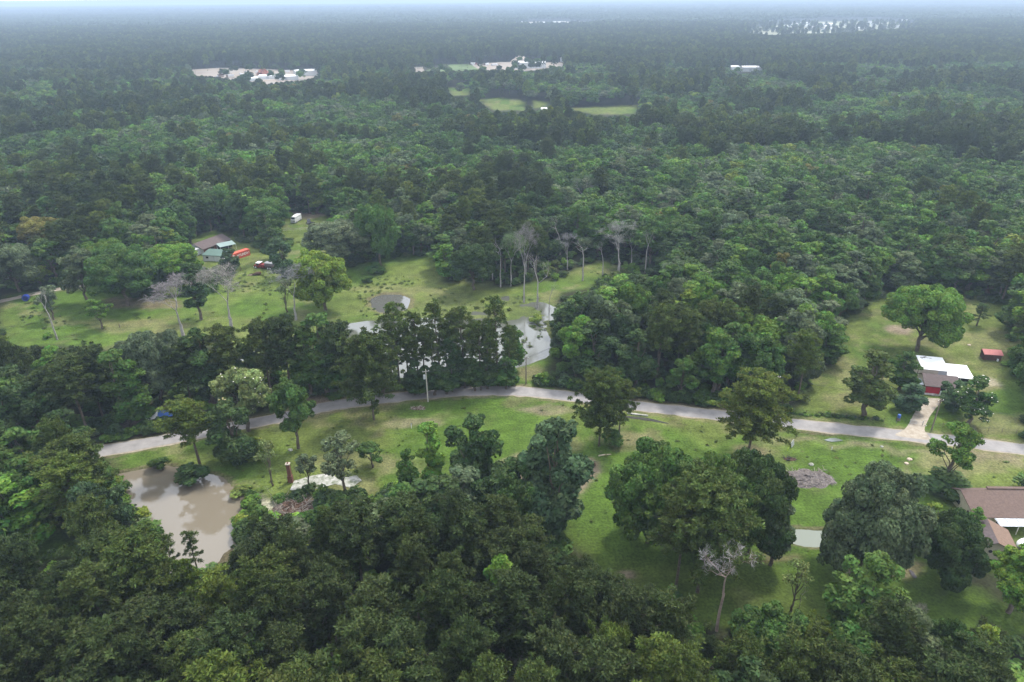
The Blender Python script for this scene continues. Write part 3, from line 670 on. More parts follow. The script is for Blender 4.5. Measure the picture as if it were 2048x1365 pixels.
T('twig1', 1135, 540, 470, 46, 'twig', 'small bare tree between the bare silver tree and the forked snag')
T('dead0', 1205, 552, 478, 40, 'twig', 'thin bare tree between forked snag and wide bare tree')
T('twig0', 1022, 572, 462, 54, 'grey', 'half bare tree with grey top behind the slender bare fork')
T('bush1', 1073, 645, 622, 30, 'yellow', 'yellow green islet bush in the flood water')
T('twig0', 1010, 415, 352, 90, 'grey', 'silvery hazy tree top in the middle of the forest')
T('twig1', 180, 490, 458, 60, 'grey', 'silvery branches by the far cottages')
# -- roadside belt
BELT = [('pine1',205,832,688,92,'darkpine'),('vine0',265,856,702,52,'mid'),('vine0',292,852,722,40,'mid'),('oak2',328,812,655,104,'grey'),('pine2',385,812,682,88,'darkpine'),
 ('gum4',428,806,655,76,'dark'),('pine0',470,806,650,80,'pine'),('gum2',505,800,690,60,'dark'),('pine4',545,800,640,80,'pine'),('pine3',585,800,632,84,'darkpine'),('gum0',622,795,655,70,'mid'),
 ('gum3',655,790,628,92,'mid'),('pine1',688,792,640,78,'darkpine'),('pine2',800,778,604,62,'darkpine'),('tuft0',826,782,668,46,'darkpine'),('pine0',850,776,650,54,'pine'),
 ('pine3',882,778,598,56,'darkpine'),('tuft0',905,784,676,44,'dark'),('pine4',930,776,612,60,'darkpine'),('pine1',962,780,640,50,'pine'),('pine0',995,772,588,64,'darkpine'),('gum1',915,775,705,56,'dark'),('gum4',1028,742,652,46,'mid'),('gum2',975,778,712,46,'dark'),('gum0',765,788,700,66,'dark'),('gum3',830,790,722,44,'dark'),('gum1',870,790,728,50,'dark'),('gum4',718,792,700,60,'dark'),('pine1',786,782,650,50,'pine'),('pine2',838,772,625,50,'pine'),('pine0',915,772,625,50,'pine'),('gum1',950,782,715,44,'dark'),('pine4',975,776,640,44,'darkpine'),('gum3',1012,778,715,46,'mid'),('gum0',893,788,735,50,'dark'),('gum2',852,788,735,48,'mid'),('pine0',793,770,668,44,'pine'),('pine1',818,770,640,46,'pine'),('pine2',868,768,655,44,'pine'),('pine0',896,770,640,46,'pine'),('pine1',947,768,648,44,'pine'),('pine2',982,768,660,44,'pine'),('pine0',1018,764,650,40,'pine')]
ORD = ['first','second','third','fourth','fifth','sixth','seventh','eighth','ninth','tenth','eleventh','twelfth','thirteenth','fourteenth','fifteenth','sixteenth','seventeenth','eighteenth','nineteenth','twentieth','twenty first','twenty second','twenty third','twenty fourth','twenty fifth','twenty sixth','twenty seventh','twenty eighth','twenty ninth','thirtieth','thirty first','thirty second','thirty third','thirty fourth','thirty fifth','thirty sixth','thirty seventh','thirty eighth','thirty ninth','fortieth']+['forty '+w for w in ('first','second','third','fourth','fifth','sixth','seventh','eighth','ninth')]
BELT = [((('airypine%d' % (q[1] % 3)) if (q[0][:4] in ('pine', 'tuft') and 780 < q[1] < 1030) else q[0]), *q[1:5], ('pine' if (q[5] == 'darkpine' and q[1] > 780) else q[5])) for q in BELT]
for k, (pk, a, b_, c, d, t) in enumerate(sorted(BELT, key=lambda q: q[1])):
    fam = 'pine' if NAMES[pk.rstrip('0123456789')] == 'pine_tree' else 'leafy tree'
    T(pk, a, b_, c, d*1.12, t, f"{TONE[t][1]} {fam} in the roadside belt, {ORD[k]} from the left")

# ------------------------------------------------------------------ the forest, scattered where the photograph shows forest
srs = np.random.RandomState(11)
def cells(y0, y1, s, pad=25):
    out = []; y = y0
    while y < y1:
        hw = .80*y+pad; n = int(2*hw/s); x = -hw+s*(np.arange(n)+srs.uniform(0, 1, n)*.9); out.append(np.stack([x, y+s*srs.uniform(-.45, .45, n)], 1)); y += s
    return np.concatenate(out)
P = np.concatenate([cells(52, 110, 7.5), cells(110, 520, 7.6), cells(520, 2600, 8.6)])
own = np.array([(t['x'], t['y'], t['w']) for t in TREES])
n = len(P); u_ = srs.rand(n, 6)
hb = 16+5.5*u_[:, 0]+4*(fbm(P[:, 0], P[:, 1], 60)-.5); wb_ = 9.0+5.5*u_[:, 1]
pinef = .5+(fbm(P[:, 0]+800, P[:, 1], 60, 4)-.5)*.8+.22*(P[:, 1] > 1050)+.30*(u_[:, 2]-.5)
gpx_, gpy_, _ = proj(np.stack([P[:, 0], P[:, 1], np.full(n, 12.)], 1))
pinef = pinef+.40*((gpy_ > 1060) & (gpx_ < 1450))-.15*((gpx_ > 1100) & (gpy_ > 300) & (gpy_ < 640))+.12*((gpy_ > 250) & (gpy_ < 335) & (gpx_ > 1350))
ispine = pinef > np.where(P[:, 1] < 1000, .585, .545)
hb = np.where(ispine, hb+4.0, hb); wb_ = np.where(ispine, wb_*.82, wb_)
back = (gpx_ > 560) & (gpx_ < 900) & (gpy_ > 420) & (gpy_ < 540); hb = np.where(back, hb*.78, hb)
deep = (gpy_ > 1060) & (gpx_ < 1500); hb = np.where(deep, hb*.97, hb)
ok = np.zeros(n, bool); scale = np.ones(n)
allvis = list(VIS.values())
rdist = np.full(n, 99.); m = P[:, 1] < 420; rdist[m] = road_dist(P[m, 0], P[m, 1])
for sc_ in (1.0, .8, .6, .42, .28):
    todo = ~ok; bad = np.zeros(n, bool)
    H_ = hb*sc_; W_ = wb_*(sc_**.7)
    for fx, fz in ((0, 0), (0, 1), (-.42, .8), (.42, .8), (-.3, .95), (.3, .95), (0, .5), (-.5, .6), (.5, .6), (-.5, .42), (.5, .42), (0, .75), (0, .25)):
        a, b__, _ = proj(np.stack([P[:, 0]+W_*fx, P[:, 1]+0*W_, H_*fz], 1))
        for kk_, poly in VIS.items(): bad |= inpoly(a, b__, poly) & ((u_[:, 2] > (.05 if kk_ in ('yard_a', 'yard_b', 'yard_c') else .03)) | (P[:, 1] < 600))
        st = inpoly(a, b__, STRIP); bad |= st & (u_[:, 5] > np.where(a < 1500, .45, .06))
        for poly, ymax in NEARVIS: bad |= inpoly(a, b__, poly) & (P[:, 1] < ymax)
    bad |= rdist < 4.5+W_*.25
    new = todo & ~bad; ok |= new; scale[new] = sc_
# keep clear of the hand placed trees and of the water
d2 = np.full(n, 1e9)
for (x, y, w) in own: d2 = np.minimum(d2, np.hypot(P[:, 0]-x, P[:, 1]-y)-w*.36)
ok &= d2 > 1.0
bx, by, _ = proj(np.stack([P[:, 0], P[:, 1], np.zeros(n)], 1))
for k in PONDS: ok &= ~inpoly(bx, by, PONDS[k][0])
ok &= ~(inpoly(bx, by, FLOOD) & (bx > 420))
ok &= ~inpoly(bx, by, [(560,800),(1150,800),(1830,900),(2050,960),(2060,1280),(1620,1290),(1200,1160),(1100,1040),(560,960)])
ok &= ~((P[:, 1] < 520) & (scale < .4) & (u_[:, 4] > .6))
ok &= ~inpoly(bx, by, [(1925,985),(2200,980),(2200,1150),(1925,1110)])
h_ = hb*scale; w_ = wb_*scale**.7
tone_n = .5+(fbm(P[:, 0]-500, P[:, 1]+300, 55, 4)-.5)*.85+.42*(u_[:, 3]-.5)
tones = []
right_low = (gpx_ > 1100) & (gpy_ > 300) & (gpy_ < 720)
for i in range(n):
    if not ok[i]: tones.append(None); continue
    q = tone_n[i]; r = u_[i, 4]
    if ispine[i]: tones.append('darkpine' if q < .52 else ('pine' if r < .7 else 'brightpine'))
    else:
        if right_low[i]: q += .07
        tones.append('dark' if q < .38 else 'mid' if q < .53 else ('grey' if r < .30 else 'bright' if r < .72 else 'yellow' if r < .77 else 'mid') if q > .6 else ('mid' if r < .5 else 'grey' if r < .72 else 'blue' if r < .8 else 'rust' if r < .84 else 'bright'))
idx = np.where(ok)[0]
nearidx = [i for i in idx if P[i, 1] < 560]
for i in nearidx:
    if ispine[i]: pk = 'pine%d' % srs.randint(5)
    else: pk = ['oak0','oak1','oak2','oak3','oak4','gum0','gum1','gum2','gum3','gum4','round0','open0'][srs.randint(12)]
    TREES.append(dict(pk=pk, x=P[i, 0], y=P[i, 1], h=h_[i], w=w_[i], tone=tones[i], label=None, own=False))
# how much of each tree the photograph would show: draw the crowns far to near into a small picture
SW, SH = 512, 342; buf = -np.ones((SH, SW), int)
order = sorted(range(len(TREES)), key=lambda k: -TREES[k]['y'])
YY, XX = np.mgrid[0:SH, 0:SW]
for k in order:
    t = TREES[k]; cx, cyy, zc = proj((t['x'], t['y'], t['h']*.6)); t0x, t0y, _ = proj((t['x'], t['y'], t['h']*.98)); _, t1y, _ = proj((t['x'], t['y'], t['h']*(.22 if 'pine' not in t['pk'] else .42)))
    t['px'], t['py'] = float(cx), float(cyy)
    rx = t['w']*.5*FPX/zc/4; ya, yb = float(t0y)/4, float(t1y)/4; yc = (ya+yb)/2; ry = abs(yb-ya)/2+.5
    x0, x1 = int(max(0, cx/4-rx)), int(min(SW, cx/4+rx+1)); y0, y1 = int(max(0, yc-ry)), int(min(SH, yc+ry+1))
    if x1 <= x0 or y1 <= y0: continue
    m = ((XX[y0:y1, x0:x1]-cx/4)/rx)**2+((YY[y0:y1, x0:x1]-yc)/ry)**2 < 1; buf[y0:y1, x0:x1][m] = k
cnt = np.bincount(buf[buf >= 0], minlength=len(TREES))
single = set(k for k, t in enumerate(TREES) if t['own'])
for fam in (True, False):
    c = [k for k, t in enumerate(TREES) if not t['own'] and (('pine' in t['pk']) == fam) and cnt[k] > 5]
    c.sort(key=lambda k: -cnt[k]); have = sum(1 for k in single if (NAMES[TREES[k]['pk'].rstrip('0123456789')] == ('pine_tree' if fam else 'broadleaf_tree')))
    single |= set(c[:max(0, 300-have)])
# labels: tone, kind and where it stands from the closest landmark
LM = [('the muddy pond', 360, 1015), ('the concrete slab', 655, 960), ('the dead pine', 1433, 1165), ('the brown roofed house', 1995, 1040), ('the white roofed house', 1900, 745),
      ('the red roofed shed', 1984, 710), ('the spreading lawn oak', 1838, 630), ('the flooded field', 960, 690), ('the forked snag', 1165, 520), ('the round pond', 785, 605),
      ('the red container', 483, 508), ('the fire truck', 527, 530), ('the parked motorhome', 595, 437), ('the white dome', 892, 403), ('the roadside shelter', 320, 838),
      ('the grey trailer', 60, 1055), ('the meadow lane', 90, 588), ('the grey cottage', 250, 496), ('the road bend', 1000, 782), ('the roadside fence', 1700, 838),
      ('the green pond', 1610, 1078), ('the bright sweetgum', 1005, 1180), ('the silvery hazy tree', 1010, 390), ('the meadow willow', 652, 560), ('the wide bare tree', 1238, 495),
      ('the pale willow', 1582, 1180), ('the tall oval tree', 1695, 1200), ('the bare silvery treetop', 1035, 1330), ('the yard light', 80, 1000), ('the small dark evergreen', 1953, 630), ('the far grass clearing', 1120, 212), ('the pile of cut wood', 375, 1150)]
def octant(dx, dy):
    a = math.degrees(math.atan2(-dy*1.6, dx)) % 360
    return ['to the right of', 'behind and right of', 'straight behind', 'behind and left of', 'to the left of', 'in front and left of', 'straight in front of', 'in front and right of'][int((a+22.5)//45) % 8]
def sizew(t):
    big = t['h'] > (22.5 if 'pine' in t['pk'] else 19); small = t['h'] < (16 if 'pine' in t['pk'] else 12)
    return 'tall ' if big else 'small ' if small else ''
bucket = {}
for k in sorted(single):
    t = TREES[k]
    if t['own']: continue
    nm, lx, ly = min(LM, key=lambda l: (l[1]-t['px'])**2+2.2*(l[2]-t['py'])**2)
    bucket.setdefault((nm, octant(t['px']-lx, t['py']-ly), TONE[t['tone']][1], 'pine' if 'pine' in t['pk'] else 'leafy tree', sizew(t)), []).append((math.hypot(t['px']-lx, t['py']-ly), k))
for (nm, oc, tn, fam, sz), L_ in bucket.items():
    L_.sort()
    for j, (_, k) in enumerate(L_):
        if len(f'{sz}{tn} {fam} {oc} {nm}'.split()) > 14: fam = fam.replace('leafy ', '')
        TREES[k]['label'] = f"{sz}{tn} {fam} {oc} {nm}" + (f", {ORD[min(j, 39)]} out" if len(L_) > 1 else (", on its own" if len(f"{sz}{tn} {fam} {oc} {nm}".split()) < 14 else ""))
for k in sorted(single):
    t = TREES[k]; z = -.1 if inpoly(*[np.array(v) for v in proj((t['x'], t['y'], 0))[:2]], FLOOD) else -.05
    plant(t['pk'], t['x'], t['y'], t['h'], t['w'], t['tone'], t['label'], z=z, gain=1.22 if (t['own'] and t['tone'] in ('dark', 'blue')) else .93 if (not t['own'] and t['y'] < 118) else .96 if (not t['own'] and t['y'] < 170) else 1)  # scattered trees nearest the camera tinted darker, as painted cloud shade
print('individual trees', len(single), 'near candidates', len(TREES), 'forest points', len(idx))

# ------------------------------------------------------------------ the rest of the forest: masses of instances inside ONE object each
def mass(name, protos, pts, label):
    """protos: list of meshes; pts: array x y z, yaw, sx, sz, r, g, b, proto index"""
    Vs, Fs, PID, SH_, HU, MI = [], [], [], [], [], []; off = 0
    for k, me in enumerate(protos):
        nv = len(me.vertices); v = np.empty(nv*3, np.float32); me.vertices.foreach_get('co', v); Vs.append(v.reshape(-1, 3))
        nf = len(me.polygons); f = np.empty(nf*4, np.int32); me.loops.foreach_get('vertex_index', f); Fs.append(f.reshape(-1, 4)+off); off += nv
        s = np.empty(nf, np.float32); me.attributes['shade'].data.foreach_get('value', s); SH_.append(s)
        s = np.empty(nf, np.float32); me.attributes['huev'].data.foreach_get('value', s); HU.append(s); PID.append(np.full(nv, k))
    np_ = len(pts); V = np.concatenate(Vs+[pts[:, :3]]); me = np_mesh(name, V, np.concatenate(Fs))
    def attr(nm, ty, dom, arr, key='value'):
        a = me.attributes.new(nm, ty, dom); a.data.foreach_set(key, np.ascontiguousarray(arr, dtype=np.int32 if ty == 'INT' else np.float32).ravel())
    attr('part', 'INT', 'POINT', np.concatenate(PID+[np.full(np_, -1)]))
    attr('pick', 'INT', 'POINT', np.concatenate([np.zeros(off), pts[:, 9]]))
    attr('yaw', 'FLOAT', 'POINT', np.concatenate([np.zeros(off), pts[:, 3]]))
    attr('siz', 'FLOAT_VECTOR', 'POINT', np.concatenate([np.ones((off, 3)), pts[:, [4, 4, 5]]]), 'vector')
    attr('tint', 'FLOAT_COLOR', 'POINT', np.concatenate([np.ones((off, 4)), np.concatenate([pts[:, 6:9], np.ones((np_, 1))], 1)]), 'color')
    attr('shade', 'FLOAT', 'FACE', np.concatenate(SH_)); attr('huev', 'FLOAT', 'FACE', np.concatenate(HU)); me.materials.append(LEAFI)
    o = bpy.data.objects.new(name, me); COL.objects.link(o); props(o, label, kind='stuff')
    ng = bpy.data.node_groups.new(name, 'GeometryNodeTree'); ng.interface.new_socket('Geometry', in_out='INPUT', socket_type='NodeSocketGeometry'); ng.interface.new_socket('Geometry', in_out='OUTPUT', socket_type='NodeSocketGeometry')
    N = ng.nodes.new; K = ng.links.new; gi = N('NodeGroupInput'); go_ = N('NodeGroupOutput')
    def named(nm, ty):
        q = N('GeometryNodeInputNamedAttribute'); q.data_type = ty; q.inputs['Name'].default_value = nm; return q.outputs['Attribute']
    part = named('part', 'INT')
    def sep(kk):
        c = N('FunctionNodeCompare'); c.data_type = 'INT'; c.operation = 'EQUAL'; K(part, c.inputs[2]); c.inputs[3].default_value = kk
        s = N('GeometryNodeSeparateGeometry'); s.domain = 'POINT'; K(gi.outputs[0], s.inputs[0]); K(c.outputs[0], s.inputs['Selection']); return s.outputs['Selection']
    pt = sep(-1); jn = N('GeometryNodeJoinGeometry')
    for kk in range(len(protos)):
        g2i = N('GeometryNodeGeometryToInstance'); K(sep(kk), g2i.inputs[0]); K(g2i.outputs[0], jn.inputs[0])
    m2p = N('GeometryNodeMeshToPoints'); K(pt, m2p.inputs[0])
    iop = N('GeometryNodeInstanceOnPoints'); K(m2p.outputs[0], iop.inputs['Points']); K(jn.outputs[0], iop.inputs['Instance']); iop.inputs['Pick Instance'].default_value = True
    K(named('pick', 'INT'), iop.inputs['Instance Index'])
    cx = N('ShaderNodeCombineXYZ'); K(named('yaw', 'FLOAT'), cx.inputs['Z']); er = N('FunctionNodeEulerToRotation'); K(cx.outputs[0], er.inputs[0]); K(er.outputs[0], iop.inputs['Rotation'])
    K(named('siz', 'FLOAT_VECTOR'), iop.inputs['Scale']); K(iop.outputs[0], go_.inputs[0])
    md = o.modifiers.new('grow', 'NODES'); md.node_group = ng; return o
def lod_broad(seed):
    rs = np.random.RandomState(seed); L = Leaves(); bumps = [(unit(rs.normal(size=3)), rs.uniform(.1, .4)) for _ in range(6)]
    for i in range(34):
        d = unit(rs.normal(size=3)); d[2] = abs(d[2])*.9-.25*rs.rand(); f = .5+.42*rs.rand(); m = .9+sum(a*max(0, float(d@b))**3 for b, a in bumps)
        c = np.array([d[0]*4.3*m*f, d[1]*4.3*m*f, 11.5+d[2]*7*m*f]); lobe_leaves(L, rs, c, rs.uniform(1.3, 2.2), 42, .62, flat=.75, shade=rs.uniform(.72, 1.22), hue=.5+rs.uniform(-.02, .015))
    return L.mesh('crown', LEAFI)
def lod_pine(seed):
    rs = np.random.RandomState(seed); L = Leaves()
    for i in range(44):
        t = ((i+.5)/44)**.8; prof = math.sqrt(max(.02, 1-((t-.36)/.67)**2)); a = i*2.4; ln = 4.6*prof*rs.uniform(.35, 1)
        c = np.array([math.cos(a)*ln, math.sin(a)*ln, 20*(.45+.53*t)]); lobe_leaves(L, rs, c, rs.uniform(.8, 1.3), 28, .55, flat=.7, up=.3, jit=1.2, shade=rs.uniform(.72, 1.2))
    z = np.linspace(.5, 18, 12); n_ = len(z); a = np.arange(n_)*1.57
    L.add(np.stack([0*z, 0*z, z], 1), np.stack([np.cos(a), np.sin(a), 0*z], 1), np.tile([0, 0, 1.], (n_, 1)), 1.2, .3, np.full(n_, .9))
    return L.mesh('crown', LEAFI)
def lod_tile(seed, S=170.0):
    rs = np.random.RandomState(seed); L = Leaves(); k = int(S/9.5)
    for i in range(k):
        for j in range(k):
            x = (i+.5+rs.uniform(-.4, .4))*S/k-S/2; y = (j+.5+rs.uniform(-.4, .4))*S/k-S/2; h = rs.uniform(15, 24); n_ = 9
            d = unit(rs.normal(size=(n_, 3))); d[:, 2] = np.abs(d[:, 2]); w = rs.uniform(3.2, 5)
            pos = np.array([x, y, h*.62])+d*np.array([w, w, h*.33])
            L.add(pos, d+rs.normal(size=(n_, 3))*.35, rs.normal(size=(n_, 3)), w*.75, w*.6, rs.uniform(.6, 1.3)*(.8+.4*rs.rand(n_)))
    return L.mesh('tile', LEAFI)
def pack(ii, npro):
    c = np.array([TONE[tones[i]][0] for i in ii])*srs.uniform(.85, 1.15, (len(ii), 1))*srs.uniform(.94, 1.06, (len(ii), 3))
    return np.stack([P[ii, 0], P[ii, 1], np.zeros(len(ii)), srs.uniform(0, 6.28, len(ii)), w_[ii]/10, h_[ii]/20, c[:, 0], c[:, 1], c[:, 2], srs.randint(0, npro, len(ii))], 1)
taken = set((round(float(TREES[k]['x']), 3), round(float(TREES[k]['y']), 3)) for k in single)
rest = np.array([i for i in idx if (round(float(P[i, 0]), 3), round(float(P[i, 1]), 3)) not in taken])
mass('forest_pines', [lod_pine(500+i) for i in range(5)], pack(rest[ispine[rest]], 5), 'mass of dark pines filling the forest behind and between')
mass('forest_broadleaf_trees', [lod_broad(520+i) for i in range(6)], pack(rest[~ispine[rest]], 6), 'mass of rounded green broadleaf crowns filling the forest')
tp = []
y = 2600+60
while y < 11000:
    s = 170 if y < 6000 else 340; x = -.80*y-200
    while x < .80*y+200:
        ok_t = True
        hit = False
        for dx in (-.5, -.25, 0, .25, .5):
            for dy in (-.5, 0, .5):
                for zz in (0., 5., 10., 15., 22.):
                    a, b__, _ = proj((x+dx*s, y+dy*s, zz)); hit |= bool(inpoly(np.array(a), np.array(b__), STRIP))
        if hit: ok_t = srs.rand() < (.35 if proj((x, y, 0.))[0] < 1450 else .05)
        if ok_t:
            tn = float(fbm(x, y, 900, 3)); c = np.array([.055, .080, .034])*(.7+.6*tn); sc2 = s/170*1.06
            tp.append([x, y, 0, srs.randint(4)*math.pi/2, sc2, min(sc2, 1.3)*srs.uniform(.9, 1.1), *c, srs.randint(3)])
        x += s
    y += s
mass('far_forest', [lod_tile(540+i) for i in range(3)], np.array(tp, float), 'endless hazy pine forest reaching to the horizon')
# undergrowth under and along the trees, and weeds in the open
Q = cells(52, 430, 3.6); qx, qy, _ = proj(np.stack([Q[:, 0], Q[:, 1], np.zeros(len(Q))], 1)); q2x, q2y, _ = proj(np.stack([Q[:, 0], Q[:, 1], np.full(len(Q), 2.6)], 1))
bad = np.zeros(len(Q), bool)
for k, poly in VIS.items(): bad |= inpoly(qx, qy, poly) | inpoly(q2x, q2y, poly)
for k in PONDS: bad |= inpoly(qx, qy, PONDS[k][0])
bad |= inpoly(qx, qy, [(1925,985),(2200,980),(2200,1150),(1925,1110)]) | inpoly(qx, qy, [(560,800),(1150,800),(1830,900),(2050,960),(2060,1280),(1620,1290),(1200,1160),(1100,1040),(700,1000)])
bad |= inpoly(qx, qy, FLOOD) & (srs.rand(len(Q)) > .05)
bad |= road_dist(Q[:, 0], Q[:, 1]) < 4.6
keep = ~bad & (srs.rand(len(Q)) < .85); Q = Q[keep]; nq = len(Q)
ct = np.array([TONE[k][0] for k in ('dark', 'mid', 'bright', 'grey', 'pine')])[srs.choice(5, nq, p=[.4, .3, .12, .08, .1])]*srs.uniform(.8, 1.2, (nq, 1))
ct = ct*np.where(Q[:, 1] < 130, 1.35, 1.0)[:, None]  # near undergrowth coloured brighter to lighten the dark gaps between crowns
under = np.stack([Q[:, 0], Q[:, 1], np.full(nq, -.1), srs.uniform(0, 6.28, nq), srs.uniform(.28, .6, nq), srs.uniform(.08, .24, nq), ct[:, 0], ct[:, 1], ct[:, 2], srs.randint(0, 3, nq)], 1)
# thicker shrub band along the belt beside the road and pond banks
ex = []
for (a, b_, n_) in (((360, 800), (1040, 770), 150), ((215, 885), (345, 862), 42), ((1060, 775), (1560, 828), 120), ((212, 960), (286, 1110), 40), ((506, 1010), (480, 1110), 22), ((1220, 560), (1110, 720), 60), ((470, 1060), (560, 1080), 20), ((560, 1010), (800, 1030), 50), ((770, 1000), (1000, 1010), 36), ((1560,826),(1760,842),46)):
    for k in range(n_):
        t = srs.rand(); p = G(a[0]+(b_[0]-a[0])*t, a[1]+(b_[1]-a[1])*t); fence_ = a[0] == 1560
        p = p+np.array([srs.normal()*(.3 if fence_ else 1.2), srs.normal()*(.3 if fence_ else 1.0)+(.2 if fence_ else 1.8), 0])
        if road_dist(np.array([p[0]]), np.array([p[1]]))[0] < 4.2 and not fence_: p[1] += 3
        c = np.array(TONE[['dark', 'mid', 'dark', 'bright', 'blue', 'mid'][srs.randint(6)]][0]); s = srs.uniform(.25, .5)*(.38 if fence_ else 1)
        if 200 < a[0] < 480 and a[1] > 950: c = np.array(TONE[['bright', 'mid', 'yellow'][srs.randint(3)]][0])
        ex.append([p[0], p[1], -.1, srs.rand()*6.28, s, s*srs.uniform(.3, .62)*(.8 if fence_ else 1), *c, srs.randint(3)])
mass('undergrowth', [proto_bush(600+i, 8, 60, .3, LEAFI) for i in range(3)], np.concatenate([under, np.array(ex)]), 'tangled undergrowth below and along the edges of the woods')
W = cells(85, 420, 2.1); wx, wy, _ = proj(np.stack([W[:, 0], W[:, 1], np.zeros(len(W))], 1)); good = np.zeros(len(W), bool)
for k in ('meadow', 'lawn', 'shade_lawn', 'home', 'park'): good |= inpoly(wx, wy, VIS[k])
dens = np.where(inpoly(wx, wy, VIS['meadow']), .55, .3)*np.clip(fbm(W[:, 0], W[:, 1], 13)*6-2.9, 0, 1.3)
good &= (road_dist(W[:, 0], W[:, 1]) > 4) & (srs.rand(len(W)) < dens)
for k in PONDS: good &= ~inpoly(wx, wy, PONDS[k][0])
W = W[good]; wmd = inpoly(wx[good], wy[good], VIS['meadow'])*.45+1; nw = len(W); c = np.array([.085, .125, .03])*srs.uniform(.6, 1.25, (nw, 1))*srs.uniform(.9, 1.1, (nw, 3))
mass('weeds', [proto_bush(610+i, 5, 22, .3, LEAFI) for i in range(3)], np.stack([W[:, 0], W[:, 1], np.full(nw, -.15), srs.uniform(0, 6.28, nw), srs.uniform(.05, .16, nw)*1.2*wmd, srs.uniform(.015, .045, nw)*wmd, c[:, 0], c[:, 1], c[:, 2], srs.randint(0, 3, nw)], 1), 'low weeds and tussocks scattered over meadow and lawn')
# ------------------------------------------------------------------ buildings, vehicles and small things
WHITE = mat('white_metal_roof', (0.78, .79, .80), .45, .06, .4, wave=('X', 1.2, .06))
TANW = mat('tan_wall', (0.50, .45, .37), .85, .12, .8); CREAM = mat('cream_siding', (0.46, .42, .31), .85, .14, .7, wave=('Z', 2.2, .25))
SHING = mat('brown_shingle', (0.15, .105, .088), .95, .22, 2.2, wave=('Y', 3.0, .18)); SHINGD = mat('dark_and_shaded_shingle', (0.125, .10, .10), .95, .25, 2.0, wave=('Y', 3.0, .18))
SHINGP = mat('mauve_shingle', (0.125, .098, .094), .95, .22, 1.8, wave=('X', 3.0, .15)); REDW = mat('red_wall', (0.42, .022, .04), .7, .15, .8)
DARKV = mat('dark_opening', (0.012, .012, .014), .8, .2, 1); WOODB = mat('brown_boards', (0.13, .062, .045), .9, .3, 1.2, wave=('X', 3.0, .4)); REDR = mat('faded_red_roof', (0.48, .16, .15), .6, .15, .9, wave=('X', 2.0, .15))
BRICK = mat('brick', (0.20, .09, .065), .9, .3, 3.0, wave=('Z', 6, .3)); GREENR = mat('green_metal_roof', (0.085, .15, .12), .5, .12, .5, wave=('X', 1.5, .12)); GREENP = mat('pale_green_roof', (0.24, .32, .30), .5, .15, .5)
WSID = mat('white_siding', (0.62, .64, .64), .7, .1, .6, wave=('X', 2.0, .08)); GREYR = mat('grey_roof', (0.30, .29, .29), .9, .2, 1.0); TRIM = mat('cream_trim', (0.6, .57, .5), .7, .1, 1)
ORANGE = mat('container_red', (0.62, .12, .075), .55, .18, .8, wave=('X', 2.4, .22)); LETW = mat('white_lettering', (0.82, .82, .80), .6, .08, 2)
BLUEP = mat('blue_paint', (0.02, .05, .30), .3, .2, 1, spec=.6); RUBBER = mat('tyre_rubber', (0.02, .02, .02), .9, .2, 2); GLASS = mat('dark_glass', (0.02, .025, .03), .1, .1, 1, spec=.8)
WPAINT = mat('white_paint', (0.75, .76, .77), .35, .06, .8, spec=.5); FIRE = mat('dark_red_paint', (0.20, .022, .02), .5, .35, 1.5); STEEL = mat('weathered_steel', (0.50, .51, .53), .4, .2, 1.2, metal=.4)
POLEW = mat('pole_wood', (0.17, .14, .11), .9, .3, 2); POLEP = mat('pale_pole', (0.55, .52, .46), .9, .2, 2); GREYP = mat('grey_paint', (0.42, .44, .47), .5, .15, 1); TARPB = mat('blue_roof_sheet', (0.055, .13, .38), .5, .12, .8)
WIRE = mat('wire', (0.06, .06, .065), .6, .1, 1); RUST = mat('rusty_scrap', (0.10, .06, .04), .95, .4, 2); BRUSH = mat('cut_wood', (0.33, .29, .25), .95, .35, 2); ASHM = mat('burnt_heap', (0.20, .175, .165), .95, .5, 1.6, col2=(0.06, .05, .05), bump=.8)
PVC = mat('white_plastic', (0.8, .8, .8), .4, .05, 1); SKYL = mat('milky_panel', (0.72, .75, .78), .35, .3, 1.4, col2=(0.45, .47, .50)); PALEB = mat('cut_logs', (0.58, .48, .38), .95, .3, 1.5)

def frame(pa, pb, za=0.0):
    """origin at pixel pa, x axis along the ground towards pixel pb, y axis away from the camera"""
    a, b = G(*pa), G(*pb); d = b-a; return a, math.atan2(d[1], d[0]), float(math.hypot(d[0], d[1]))
def window(mb_, x0, z0, x1, z1, y=-.03): mb_.box(x0, y, z0, x1, y+.06, z1)
def gable(o, L, W, H, rise, roofm, wallm, over=.4, t=.15, hip=False, ridge=.5, name='roof'):
    """walls and a two sided roof; ridge along x at y = ridge*W"""
    w = MB(); yr = W*ridge
    for x in (0.0, L-.16): w.prism([(x, 0, 0), (x, W, 0), (x, W, H), (x, yr, H+rise), (x, 0, H)], (.16, 0, 0))
    w.box(.16, 0, 0, L-.16, .16, H); w.box(.16, W-.16, 0, L-.16, W, H); w.make('wall', wallm, o)
    r = MB(); s1 = rise/yr; s2 = rise/(W-yr); zt = H+rise+.10
    r.slab((-over, -over, zt-s1*(yr+over)), (L+over, -over, zt-s1*(yr+over)), (L+over, yr, zt), (-over, yr, zt), t)
    r.slab((-over, yr+.002, zt+.002), (L+over, yr+.002, zt+.002), (L+over, W+over, zt-s2*(W-yr+over)), (-over, W+over, zt-s2*(W-yr+over)), t)
    return r.make(name, roofm, o)
